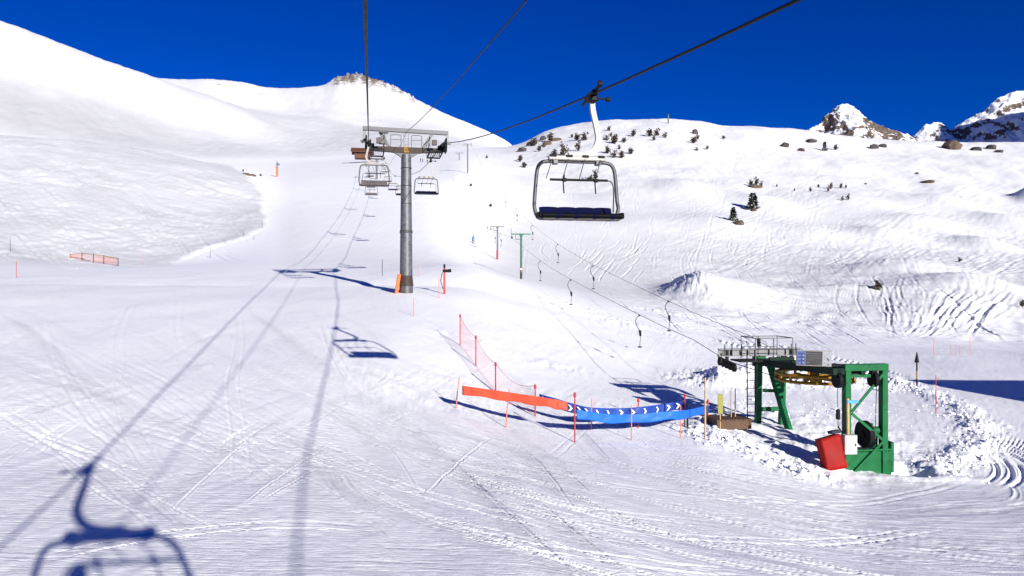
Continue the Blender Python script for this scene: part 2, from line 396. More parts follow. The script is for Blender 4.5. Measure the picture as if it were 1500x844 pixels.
# wide skidded turns: shallow bands of packed snow with thin edges
band_dark = np.zeros_like(Z)
def skid(c, w, depth, dark):
    global Z
    keep = Z; Z = band_dark
    carve(c, w, -dark, 0.0)                       # band of packed snow
    Z = keep
    carve(c, w, depth, .35)
    p = np.array(c); t = np.gradient(p, axis=0); t /= np.linalg.norm(t, axis=1)[:, None] + 1e-9
    nrm = np.stack([-t[:, 1], t[:, 0]], 1)
    carve(p + nrm * w * .9, .035, .014, .9)


for k in range(60):
    u0 = rng.uniform(-40, 760); r0 = rng.uniform(436, 700) if u0 > 60 else rng.uniform(436, 560)
    L = rng.uniform(90, 420); s1 = rng.uniform(.25, .9)
    if rng.random() < .35: L = -L * .4
    bow = rng.uniform(-.22, .22) * abs(L)
    c = spline(G((u0, r0), (u0 + L * .35 + bow * .6, r0 + abs(L) * s1 * .30 - bow * .3), (u0 + L * .7 + bow * .5, r0 + abs(L) * s1 * .66 - bow * .3), (u0 + L, min(r0 + abs(L) * s1, 842))), 40)
    skid(c, rng.uniform(.12, .42), rng.uniform(.006, .016), rng.uniform(.03, .09))
for k in range(46):
    r = rng.uniform(7.5, 20); a0 = rng.uniform(-2.7, -0.9); sp = rng.uniform(.25, .9); dr = rng.uniform(-2, 2)
    c = [(SX + (r + dr * t) * math.cos(a0 + sp * t), SY + (r + dr * t) * math.sin(a0 + sp * t)) for t in np.linspace(0, 1, 24)]
    skid(c, rng.uniform(.10, .4), rng.uniform(.006, .016), rng.uniform(.03, .08))

# ------------------------------------------------------------------ materials
def mat(name):
    m = bpy.data.materials.new(name); m.use_nodes = True
    nt = m.node_tree; b = nt.nodes['Principled BSDF']
    return m, nt, b


def N(nt, typ, **kw):
    n = nt.nodes.new(typ)
    for k, v in kw.items():
        if k in n.inputs.keys(): n.inputs[k].default_value = v
        else: setattr(n, k, v)
    return n


def ramp(nt, fac, stops):
    r = nt.nodes.new('ShaderNodeValToRGB')
    el = r.color_ramp.elements
    while len(el) < len(stops): el.new(0.5)
    for e_, (p, c) in zip(el, stops):
        e_.position = p; e_.color = (*c, 1)
    nt.links.new(fac, r.inputs[0])
    return r


def simple(name, col, rough=0.5, metal=0.0, var=0.15, scale=6.0, bumps=0.0, dirt=None, spec=0.5):
    """paint / metal / cloth with mottling, optional dirt colour in patches and small relief"""
    m, nt, b = mat(name)
    L = nt.links
    tc = N(nt, 'ShaderNodeTexCoord')
    nz = N(nt, 'ShaderNodeTexNoise', Scale=scale, Detail=6.0, Roughness=0.6)
    L.new(tc.outputs['Object'], nz.inputs['Vector'])
    lo = tuple(c * (1 - var) for c in col); hi = tuple(min(1, c * (1 + var)) for c in col)
    r = ramp(nt, nz.outputs['Fac'], [(0.3, lo), (0.7, hi)])
    out = r.outputs[0]
    if dirt:
        n2 = N(nt, 'ShaderNodeTexNoise', Scale=scale * 2.3, Detail=8.0, Roughness=0.7)
        L.new(tc.outputs['Object'], n2.inputs['Vector'])
        r2 = ramp(nt, n2.outputs['Fac'], [(0.56, (0, 0, 0)), (0.68, (1, 1, 1))])
        mx = N(nt, 'ShaderNodeMix', data_type='RGBA')
        L.new(r2.outputs[0], mx.inputs['Factor']); L.new(out, mx.inputs[6]); mx.inputs[7].default_value = (*dirt, 1)
        out = mx.outputs[2]
    L.new(out, b.inputs['Base Color'])
    rr = N(nt, 'ShaderNodeMapRange'); rr.inputs['To Min'].default_value = rough * 0.8; rr.inputs['To Max'].default_value = min(1, rough * 1.25)
    L.new(nz.outputs['Fac'], rr.inputs['Value']); L.new(rr.outputs[0], b.inputs['Roughness'])
    b.inputs['Metallic'].default_value = metal
    b.inputs['Specular IOR Level'].default_value = spec
    if bumps:
        bp = N(nt, 'ShaderNodeBump', Strength=bumps, Distance=0.01)
        L.new(nz.outputs['Fac'], bp.inputs['Height']); L.new(bp.outputs[0], b.inputs['Normal'])
    return m


def snow_material():
    m, nt, b = mat('snow')
    L = nt.links
    geo = N(nt, 'ShaderNodeNewGeometry'); sep = N(nt, 'ShaderNodeSeparateXYZ')
    L.new(geo.outputs['Position'], sep.inputs[0])
    at_ = N(nt, 'ShaderNodeAttribute', attribute_name='rock')
    n1 = N(nt, 'ShaderNodeTexNoise', Scale=1.1, Detail=5.0, Roughness=0.55)
    n2 = N(nt, 'ShaderNodeTexNoise', Scale=20.0, Detail=4.0, Roughness=0.7)
    n4 = N(nt, 'ShaderNodeTexNoise', Scale=5.0, Detail=5.0, Roughness=0.7)
    n3 = N(nt, 'ShaderNodeTexNoise', Scale=0.14, Detail=7.0, Roughness=0.62)
    for n in (n1, n2, n3, n4): L.new(geo.outputs['Position'], n.inputs['Vector'])
    # relief: fine grain close by, wind texture further off
    fade = N(nt, 'ShaderNodeMapRange', clamp=True); fade.inputs['From Min'].default_value = 15; fade.inputs['From Max'].default_value = 115
    fade.inputs['To Min'].default_value = 1; fade.inputs['To Max'].default_value = 0
    L.new(sep.outputs['Y'], fade.inputs['Value'])
    b0 = N(nt, 'ShaderNodeBump', Strength=0.4, Distance=0.02)
    L.new(n4.outputs['Fac'], b0.inputs['Height'])
    fade2 = N(nt, 'ShaderNodeMapRange', clamp=True); fade2.inputs['From Min'].default_value = 40; fade2.inputs['From Max'].default_value = 260
    fade2.inputs['To Min'].default_value = 0.35; fade2.inputs['To Max'].default_value = 0.10
    L.new(sep.outputs['Y'], fade2.inputs['Value']); L.new(fade2.outputs[0], b0.inputs['Strength'])
    b1 = N(nt, 'ShaderNodeBump', Strength=0.55, Distance=0.013)
    L.new(n2.outputs['Fac'], b1.inputs['Height']); L.new(b0.outputs[0], b1.inputs['Normal'])
    st1 = N(nt, 'ShaderNodeMath', operation='MULTIPLY'); st1.inputs[1].default_value = 0.48
    L.new(fade.outputs[0], st1.inputs[0]); L.new(st1.outputs[0], b1.inputs['Strength'])
    # fine scratches in several directions, in patches
    hsum = None
    for q_, (ang_, sa_, sc_, th, off_) in enumerate([(34, .55, 9.0, .60, 0), (-22, .7, 11.0, .61, 7.3), (8, .9, 13.0, .60, 3.1), (72, .6, 9.0, .63, 11.7)]):
        mp_ = N(nt, 'ShaderNodeMapping'); mp_.inputs['Rotation'].default_value = (0, 0, math.radians(ang_)); mp_.inputs['Scale'].default_value = (sa_, sc_, 0.0); mp_.inputs['Location'].default_value = (off_, 2 * off_, off_)
        L.new(geo.outputs['Position'], mp_.inputs['Vector'])
        nn_ = N(nt, 'ShaderNodeTexNoise', Scale=1.0, Detail=3.0, Roughness=0.55); L.new(mp_.outputs[0], nn_.inputs['Vector'])
        rr_ = ramp(nt, nn_.outputs['Fac'], [(th - .06, (0, 0, 0)), (th, (1, 1, 1)), (th + .07, (.35, .35, .35))])
        pm_ = N(nt, 'ShaderNodeTexNoise', Scale=0.35, Detail=2.0); mv_ = N(nt, 'ShaderNodeVectorMath', operation='ADD'); mv_.inputs[1].default_value = (off_ * 3, off_, 0)
        L.new(geo.outputs['Position'], mv_.inputs[0]); L.new(mv_.outputs[0], pm_.inputs['Vector'])
        pr_ = ramp(nt, pm_.outputs['Fac'], [(.42, (.08, .08, .08)), (.60, (1, 1, 1))])
        m_ = N(nt, 'ShaderNodeMath', operation='MULTIPLY'); L.new(rr_.outputs[0], m_.inputs[0]); L.new(pr_.outputs[0], m_.inputs[1])
        if hsum is None: hsum = m_
        else:
            a_ = N(nt, 'ShaderNodeMath', operation='ADD'); L.new(hsum.outputs[0], a_.inputs[0]); L.new(m_.outputs[0], a_.inputs[1]); hsum = a_
    b2 = N(nt, 'ShaderNodeBump', Strength=0.5, Distance=0.018, invert=True)
    L.new(hsum.outputs[0], b2.inputs['Height']); L.new(b1.outputs[0], b2.inputs['Normal'])
    sf_ = N(nt, 'ShaderNodeMath', operation='MULTIPLY'); sf_.inputs[1].default_value = 0.6
    L.new(fade.outputs[0], sf_.inputs[0]); L.new(sf_.outputs[0], b2.inputs['Strength'])
    b3 = N(nt, 'ShaderNodeBump', Strength=0.12, Distance=0.5)
    L.new(n3.outputs['Fac'], b3.inputs['Height']); L.new(b2.outputs[0], b3.inputs['Normal'])
    L.new(b3.outputs[0], b.inputs['Normal'])
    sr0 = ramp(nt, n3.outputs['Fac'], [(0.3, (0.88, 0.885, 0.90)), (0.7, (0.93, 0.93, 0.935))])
    fa_ = N(nt, 'ShaderNodeAttribute', attribute_name='shade_and_pack')
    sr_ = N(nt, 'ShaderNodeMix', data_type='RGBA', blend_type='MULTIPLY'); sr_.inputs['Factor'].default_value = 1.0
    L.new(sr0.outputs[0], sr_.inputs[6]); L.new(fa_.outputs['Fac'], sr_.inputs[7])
    rk = N(nt, 'ShaderNodeTexNoise', Scale=0.09, Detail=8.0, Roughness=0.75)
    L.new(geo.outputs['Position'], rk.inputs['Vector'])
    rc = ramp(nt, rk.outputs['Fac'], [(0.3, (0.05, 0.04, 0.04)), (0.5, (0.16, 0.12, 0.09)), (0.7, (0.30, 0.24, 0.19))])
    mx = N(nt, 'ShaderNodeMix', data_type='RGBA')
    ml = N(nt, 'ShaderNodeMath', operation='MULTIPLY_ADD', use_clamp=True)
    sb_ = N(nt, 'ShaderNodeMath', operation='SUBTRACT'); L.new(rk.outputs['Fac'], sb_.inputs[0]); sb_.inputs[1].default_value = 0.5
    ml.inputs[1].default_value = 6.0
    L.new(sb_.outputs[0], ml.inputs[0])
    ad = N(nt, 'ShaderNodeMath', operation='MULTIPLY_ADD'); ad.inputs[1].default_value = 2.6; ad.inputs[2].default_value = -1.3
    L.new(at_.outputs['Fac'], ad.inputs[0]); L.new(ad.outputs[0], ml.inputs[2])
    L.new(ml.outputs[0], mx.inputs['Factor']); L.new(sr_.outputs[2], mx.inputs[6]); L.new(rc.outputs[0], mx.inputs[7])
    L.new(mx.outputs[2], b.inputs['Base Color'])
    b.inputs['Roughness'].default_value = 0.75
    b.inputs['Specular IOR Level'].default_value = 0.15
    return m


M_SNOW = snow_material()


def grid_mesh(name, X, Y, Zz, material, rock=None, shade_and_pack=None):
    nr, nc = X.shape
    me = bpy.data.meshes.new(name)
    co = np.stack([X, Y, Zz], -1).astype(np.float32).reshape(-1)
    me.vertices.add(nr * nc); me.vertices.foreach_set('co', co)
    a = (np.arange(nr - 1)[:, None] * nc + np.arange(nc - 1)[None, :]).reshape(-1)
    q = np.stack([a, a + 1, a + nc + 1, a + nc], -1).astype(np.int32)
    nf = len(a)
    me.loops.add(nf * 4); me.loops.foreach_set('vertex_index', q.reshape(-1))
    me.polygons.add(nf); me.polygons.foreach_set('loop_start', np.arange(0, nf * 4, 4, dtype=np.int32))
    me.polygons.foreach_set('use_smooth', np.ones(nf, dtype=bool))
    if rock is not None:
        at_ = me.attributes.new('rock', 'FLOAT', 'POINT'); at_.data.foreach_set('value', rock.astype(np.float32).reshape(-1))
    if shade_and_pack is not None:
        at_ = me.attributes.new('shade_and_pack', 'FLOAT', 'POINT'); at_.data.foreach_set('value', shade_and_pack.astype(np.float32).reshape(-1))
    me.update()
    me.materials.append(material)
    o = bpy.data.objects.new(name, me); COL.objects.link(o)
    return o


rock = np.zeros_like(Z)
cr = np.array(LV[2000][2], dtype=np.float64)
below = row_img - np.interp(us, cr[:, 0], cr[:, 1])[None, :]
far = (DD > 1450) & (DD < 2080)
rock += far * sstep(482, 490, UU) * (1 - sstep(604, 618, UU)) * np.exp(-(np.maximum(below, 0) / (9.0 + 3 * vnoise(UU / 7, UU * 0, 5))) ** 2) * (0.50 + .25 * vnoise(UU / 6, DD / 60, 95))
rock += far * np.exp(-((UU - 525) / 50) ** 2) * np.exp(-(np.maximum(below, 0) / 24.0) ** 2) * .36
rock += far * np.exp(-((UU - 322) / 16) ** 2 - ((below - 2) / 3) ** 2) * .6 + far * np.exp(-((UU - 384) / 14) ** 2 - ((below - 6) / 4) ** 2) * .55 + far * np.exp(-((UU - 672) / 26) ** 2 - ((below - 1) / 3) ** 2) * .5
# sunlit slopes greyed in the colour to hold back their brightness; packed bands darker
shade_and_pack = np.ones_like(Z)
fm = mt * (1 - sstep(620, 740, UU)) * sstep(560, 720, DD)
shade_and_pack -= fm * (0.24 + 0.12 * fbm((XX + .7 * DD) / 120, (DD - .7 * XX) / 420, 141, 3) + 0.10 * (1 - sstep(60, 380, UU)))
shade_and_pack -= lh * (0.25 + 0.10 * fbm(sa / 20, sb / 5, 142, 3))
shade_and_pack -= sstep(80, 120, DD) * (1 - sstep(570, 600, DD)) * sstep(670, 760, UU) * (0.20 + 0.07 * fbm(XX / 14, DD / 24, 143, 3))
shade_and_pack -= up * 0.08
shade_and_pack -= np.clip(band_dark, 0, .12) * near
shade_and_pack -= near * 0.035 * fbm(XX / 2.5, DD / 3.5, 144, 3)
ground = grid_mesh('snow_ground', XX, DD, Z, M_SNOW, rock, np.clip(shade_and_pack, .45, 1))
ground['kind'] = 'structure'
# ------------------------------------------------------------------ mesh builder and object helpers
class MB:
    def __init__(s):
        s.v = []; s.f = []; s.sm = []

    def add(s, verts, faces, smooth=False):
        o = len(s.v); s.v += [tuple(p) for p in verts]
        s.f += [tuple(i + o for i in f) for f in faces]; s.sm += [smooth] * len(faces)

    def box(s, c, size, R=None, ch=0.0, taper=None):
        """box with optional chamfer; taper=(tx,ty) scales the top"""
        hx, hy, hz = [a / 2 for a in size]
        c = Vector(c)
        if ch > 0:
            ch = min(ch, hx * .45, hy * .45, hz * .45)
            bm = bmesh.new(); bmesh.ops.create_cube(bm, size=1)
            for v in bm.verts: v.co = Vector((v.co.x * 2 * hx, v.co.y * 2 * hy, v.co.z * 2 * hz))
            bmesh.ops.bevel(bm, geom=bm.edges[:], offset=ch, segments=1, affect='EDGES')
            vs = [v.co.copy() for v in bm.verts]; bm.verts.index_update()
            fs = [[v.index for v in f.verts] for f in bm.faces]; bm.free()
        else:
            vs = [Vector((x, y, z)) for z in (-hz, hz) for y in (-hy, hy) for x in (-hx, hx)]
            fs = [(0, 2, 3, 1), (4, 5, 7, 6), (0, 1, 5, 4), (2, 6, 7, 3), (0, 4, 6, 2), (1, 3, 7, 5)]
        if taper:
            for v in vs:
                t = (v.z + hz) / (2 * hz); v.x *= 1 + (taper[0] - 1) * t; v.y *= 1 + (taper[1] - 1) * t
        if R is not None: vs = [R @ v for v in vs]
        s.add([v + c for v in vs], fs)
        return s

    def bar(s, p, q, w, h, ch=0.0, up=(0, 0, 1)):
        p = Vector(p); q = Vector(q); d = q - p; L = d.length; z = d / L
        u = Vector(up)
        if abs(z.dot(u)) > 0.98: u = Vector((0, 1, 0))
        x = u.cross(z).normalized(); y = z.cross(x)
        R = Matrix((x, y, z)).transposed()
        return s.box((p + q) / 2, (w, h, L), R, ch)

    def tube(s, pts, r, n=8, cap=True):
        pts = [Vector(p) for p in pts]; m = len(pts)
        rs = list(r) if hasattr(r, '__len__') else [r] * m
        t0 = (pts[1] - pts[0]).normalized()
        u = Vector((0, 0, 1)) if abs(t0.z) < 0.9 else Vector((1, 0, 0))
        x = u.cross(t0).normalized()
        vs = []; fs = []
        for i, p in enumerate(pts):
            t = ((pts[min(i + 1, m - 1)] - pts[max(i - 1, 0)])).normalized()
            x = (x - t * x.dot(t)).normalized(); y = t.cross(x)
            for k in range(n):
                a = 2 * PI * k / n
                vs.append(p + (x * math.cos(a) + y * math.sin(a)) * rs[i])
        for i in range(m - 1):
            for k in range(n):
                fs.append((i * n + k, i * n + (k + 1) % n, (i + 1) * n + (k + 1) % n, (i + 1) * n + k))
        s.add(vs, fs, n > 4)
        if cap:
            s.add(vs[:n], [tuple(range(n))[::-1]]); s.add(vs[-n:], [tuple(range(n))])
        return s

    def cyl(s, p, q, r, n=16, r2=None):
        return s.tube([p, q], [r, r if r2 is None else r2], n)

    def ring(s, c, axis, R, r, n=24, m=8):
        c = Vector(c); a = Vector(axis).normalized()
        u = Vector((0, 0, 1)) if abs(a.z) < 0.9 else Vector((1, 0, 0))
        x = u.cross(a).normalized(); y = a.cross(x)
        vs = []; fs = []
        for i in range(n):
            t = 2 * PI * i / n; d = x * math.cos(t) + y * math.sin(t)
            for k in range(m):
                b = 2 * PI * k / m
                vs.append(c + d * (R + r * math.cos(b)) + a * (r * math.sin(b)))
        for i in range(n):
            for k in range(m):
                fs.append((i * m + k, ((i + 1) % n) * m + k, ((i + 1) % n) * m + (k + 1) % m, i * m + (k + 1) % m))
        s.add(vs, fs, True); return s

    def prism(s, poly, axis_from, axis_to):
        """extrude a planar 3-D polygon along a vector"""
        d = Vector(axis_to) - Vector(axis_from); n = len(poly)
        a = [Vector(p) for p in poly]; b = [p + d for p in a]
        s.add(a + b, [tuple(range(n))[::-1], tuple(range(n, 2 * n))] + [(i, (i + 1) % n, n + (i + 1) % n, n + i) for i in range(n)])
        return s

    def sheet(s, rows, smooth=True):
        nr = len(rows); nc = len(rows[0])
        vs = [p for r in rows for p in r]
        fs = [(i * nc + j, i * nc + j + 1, (i + 1) * nc + j + 1, (i + 1) * nc + j) for i in range(nr - 1) for j in range(nc - 1)]
        s.add(vs, fs, smooth); return s

    def build(s, name, material, parent=None, loc=None):
        me = bpy.data.meshes.new(name); me.from_pydata([tuple(p) for p in s.v], [], s.f)
        me.polygons.foreach_set('use_smooth', s.sm)
        bm = bmesh.new(); bm.from_mesh(me); bmesh.ops.recalc_face_normals(bm, faces=bm.faces); bm.to_mesh(me); bm.free()
        me.materials.append(material); me.update()
        o = bpy.data.objects.new(name, me); COL.objects.link(o)
        if parent is not None: o.parent = parent
        if loc is not None: o.location = loc
        return o


def tag(o, label, cat, group=None):
    o['label'] = label; o['category'] = cat
    if group: o['group'] = group
    return o


def thing(name, label, cat, loc=(0, 0, 0), rz=0.0, group=None):
    o = bpy.data.objects.new(name, None); COL.objects.link(o)
    o.empty_display_size = 0.3
    o.location = loc; o.rotation_euler = (0, 0, rz)
    return tag(o, label, cat, group)


def copy_tree(o, parent=None):
    c = o.copy(); COL.objects.link(c)
    if parent is not None: c.parent = parent
    for ch in list(o.children): copy_tree(ch, c)
    return c


def dup(root, loc, rz=None, label=None, scale=None, group=None):
    c = copy_tree(root); c.location = loc
    if rz is not None: c.rotation_euler = (0, 0, rz)
    if label: c['label'] = label
    if scale is not None: c.scale = (scale, scale, scale) if not hasattr(scale, '__len__') else scale
    if group: c['group'] = group
    return c


def curve_pts(ctrl, n=24):
    P = [Vector(p) for p in ctrl]
    P = [2 * P[0] - P[1]] + P + [2 * P[-1] - P[-2]]
    out = []; k = max(n // (len(P) - 3), 2)
    for i in range(1, len(P) - 2):
        for j in range(k):
            t = j / k; a, b, c, d = P[i - 1], P[i], P[i + 1], P[i + 2]
            out.append(0.5 * ((2 * b) + (c - a) * t + (2 * a - 5 * b + 4 * c - d) * t * t + (3 * b - a - 3 * c + d) * t ** 3))
    out.append(P[-2]); return out


M = {}
M['galv'] = simple('galvanised_steel', (0.085, 0.085, 0.09), 0.5, 0.3, 0.3, 5.0, 0.1, dirt=(0.05, 0.04, 0.035))
M['galv_light'] = simple('light_steel', (0.15, 0.15, 0.155), 0.5, 0.3, 0.3, 5.0, dirt=(0.07, 0.06, 0.055))
M['pole'] = simple('weathered_zinc', (0.095, 0.10, 0.11), 0.5, 0.3, 0.35, 3.0, 0.15, dirt=(0.20, 0.20, 0.21))
M['dark'] = simple('dark_steel', (0.009, 0.009, 0.011), 0.6, 0.0, 0.4, 8.0, spec=.15)
M['rubber'] = simple('black_rubber', (0.006, 0.006, 0.008), 0.7, 0.0, 0.4, 8.0, spec=.15)
M['rope'] = simple('steel_rope', (0.010, 0.010, 0.016), 0.65, 0.1, 0.3, 3.0, spec=.2)
M['brown'] = simple('brown_painted_steel', (0.045, 0.032, 0.027), 0.6, 0.0, 0.3, 4.0, dirt=(0.09, 0.06, 0.05), spec=.2)
M['taupe'] = simple('taupe_padding', (0.085, 0.066, 0.066), 0.7, 0.0, 0.25, 4.0)
M['white'] = simple('white_painted_steel', (0.27, 0.25, 0.235), 0.45, 0.0, 0.2, 3.0, dirt=(0.15, 0.10, 0.08))
M['navy'] = simple('navy_seat_cover', (0.001, 0.0022, 0.026), 0.7, 0.0, 0.3, 6.0, 0.1, spec=.08)
M['blackseat'] = simple('black_seat_cover', (0.003, 0.003, 0.005), 0.6, 0.0, 0.4, 6.0, spec=.08)
M['greyseat'] = simple('grey_seat_shell', (0.10, 0.09, 0.09), 0.6, 0.0, 0.2, 6.0)
M['yellow'] = simple('yellow_paint', (0.28, 0.14, 0.005), 0.5, 0.0, 0.25, 5.0, dirt=(0.12, 0.06, 0.015), spec=.2)
M['green'] = simple('green_paint', (0.003, 0.105, 0.030), 0.55, 0.0, 0.3, 3.0, 0.1, dirt=(0.004, 0.035, 0.016), spec=.2)
M['greenshade'] = simple('shaded_green_paint', (0.002, 0.018, 0.008), 0.6, 0.0, 0.4, 3.0, 0.1, spec=.15)  # darkened green: shade on the main beams put into the colour
M['greenpole'] = simple('green_pylon_paint', (0.02, 0.13, 0.075), 0.5, 0.0, 0.25, 3.0, dirt=(0.03, 0.07, 0.05))
M['greypole'] = simple('grey_green_pylon_paint', (0.11, 0.13, 0.12), 0.5, 0.1, 0.25, 3.0)
M['redpaint'] = simple('red_paint', (0.38, 0.008, 0.008), 0.45, 0.0, 0.2, 4.0)
M['redvinyl'] = simple('red_vinyl', (0.25, 0.006, 0.004), 0.6, 0.0, 0.2, 2.5, 0.15, spec=.15)
M['orange'] = simple('orange_padding', (0.85, 0.13, 0.02), 0.6, 0.0, 0.15, 3.0)
M['orangecloth'] = simple('orange_banner_cloth', (0.70, 0.075, 0.03), 0.7, 0.0, 0.12, 3.0)
M['bluecloth'] = simple('bright_blue_cloth', (0.003, 0.11, 0.58), 0.6, 0.0, 0.12, 3.0)
M['navycloth'] = simple('dark_blue_cloth', (0.008, 0.045, 0.27), 0.6, 0.0, 0.15, 3.0)
M['whitecloth'] = simple('white_print', (0.82, 0.83, 0.85), 0.6, 0.0, 0.06, 4.0)
M['redpole'] = simple('red_plastic_pole', (0.42, 0.03, 0.015), 0.5, 0.0, 0.15, 5.0)
M['redpale'] = simple('faded_red_plastic', (0.68, 0.16, 0.09), 0.6, 0.0, 0.15, 5.0)
M['netred'] = simple('red_net_cord', (0.62, 0.10, 0.09), 0.7, 0.0, 0.15, 5.0)
M['bamboo'] = simple('bamboo', (0.45, 0.29, 0.12), 0.55, 0.0, 0.2, 6.0, dirt=(0.40, 0.24, 0.10))
M['wood'] = simple('brown_wood', (0.085, 0.042, 0.022), 0.75, 0.0, 0.3, 5.0, 0.2)
M['roofwood'] = simple('red_brown_boards', (0.10, 0.036, 0.016), 0.75, 0.0, 0.3, 1.5, 0.2)
M['olive'] = simple('olive_board', (0.22, 0.22, 0.03), 0.55, 0.0, 0.2, 5.0)
M['boxwhite'] = simple('cream_enclosure', (0.42, 0.41, 0.38), 0.45, 0.0, 0.08, 4.0)
M['bluetag'] = simple('light_blue_plastic', (0.06, 0.28, 0.62), 0.5, 0.0, 0.1, 4.0)
M['signblue'] = simple('sign_blue', (0.003, 0.018, 0.14), 0.4, 0.0, 0.1, 4.0)
M['signdark'] = simple('sign_charcoal', (0.014, 0.0125, 0.013), 0.4, 0.0, 0.1, 4.0)
M['signgrey'] = simple('sign_map_grey', (0.26, 0.265, 0.29), 0.5, 0.0, 0.12, 9.0)
M['signtext'] = simple('sign_lettering', (0.085, 0.08, 0.08), 0.5, 0.0, 0.1, 4.0)
M['signwhite'] = simple('sign_light_blue_lettering', (0.16, 0.22, 0.38), 0.5, 0.0, 0.1, 4.0)
M['bluejacket'] = simple('blue_jacket', (0.01, 0.22, 0.62), 0.7, 0.0, 0.2, 8.0)
M['darkcloth'] = simple('dark_ski_trousers', (0.02, 0.025, 0.045), 0.8, 0.0, 0.3, 8.0)
M['skin'] = simple('skin', (0.50, 0.28, 0.19), 0.6, 0.0, 0.1, 8.0)
M['rockm'] = simple('brown_rock', (0.10, 0.065, 0.04), 0.9, 0.0, 0.5, 1.2, 0.6, dirt=(0.045, 0.035, 0.03))
M['rockg'] = simple('grey_rock', (0.055, 0.045, 0.045), 0.9, 0.0, 0.5, 1.2, 0.6, dirt=(0.03, 0.028, 0.03))
M['needle'] = simple('dwarf_pine_needles', (0.046, 0.032, 0.015), 0.8, 0.0, 0.5, 2.0)
M['needleg'] = simple('dark_pine_needles', (0.020, 0.030, 0.016), 0.8, 0.0, 0.5, 2.0)
M['bark'] = simple('bark', (0.07, 0.045, 0.03), 0.9, 0.0, 0.3, 6.0)
M['plaster'] = simple('plaster', (0.55, 0.52, 0.47), 0.85, 0.0, 0.1, 2.0)
M['glass'] = simple('window_glass', (0.02, 0.03, 0.05), 0.08, 0.0, 0.2, 2.0)

# ------------------------------------------------------------------ chairlift line
def left_rope(d):  return Vector((-0.05 + LINE * d, d, lift_z(d, 1.9, 0.163)))
def right_rope(d): return Vector((5.40 + LINE * d, d, lift_z(d, 2.62, 0.098)))


def lift_z(d, z0, s0):
    zt = 10.62
    if d <= 0: return z0 + s0 * 0.9 * d
    if d <= 55:
        c = (zt - z0 - s0 * 55) / 55 ** 2
        return z0 + s0 * d + c * d * d
    if d <= 274:
        t = d - 55
        return zt + 0.088 * t + 0.00037 * t * t - 0.6 * math.sin(PI * min(t, 50) / 50)
    z2 = zt + 0.088 * 219 + 0.00037 * 219 ** 2
    t = d - 274
    return z2 + 0.175 * t - 0.00012 * t * t


rope_ds = [-90, -60, -40, -25, -15, -8, -4, 0, 4, 8, 12, 16, 20, 25, 30, 35, 40, 45, 50, 55, 60, 70, 80, 95, 110, 130, 150, 175, 200, 225, 250, 274, 300, 330, 360, 400, 425]
r_ = MB().tube([left_rope(d) for d in rope_ds], 0.026, 7).build('haul_rope', M['rope'])
tag(r_, 'dark haul rope carrying the uphill chairs over the left end of the pylon', 'cable')
r_ = MB().tube([right_rope(d) for d in rope_ds], 0.026, 7).build('haul_rope', M['rope'])
tag(r_, 'dark haul rope carrying the large empty chair in front of the sky', 'cable')
cc = []
for d in rope_ds:
    if d > 274: break
    if d <= 55: z = 3.35 + 0.125 * d + 0.00042 * d * d
    else:
        t = d - 55; z = 11.5 + 0.10 * t + 0.00032 * t * t
    cc.append((2.78 + LINE * d, d, z))
r_ = MB().tube(cc, 0.017, 6).build('signal_cable', M['rope'])
tag(r_, 'thin signal cable running to the middle of the top beam of the grey pylon', 'cable')

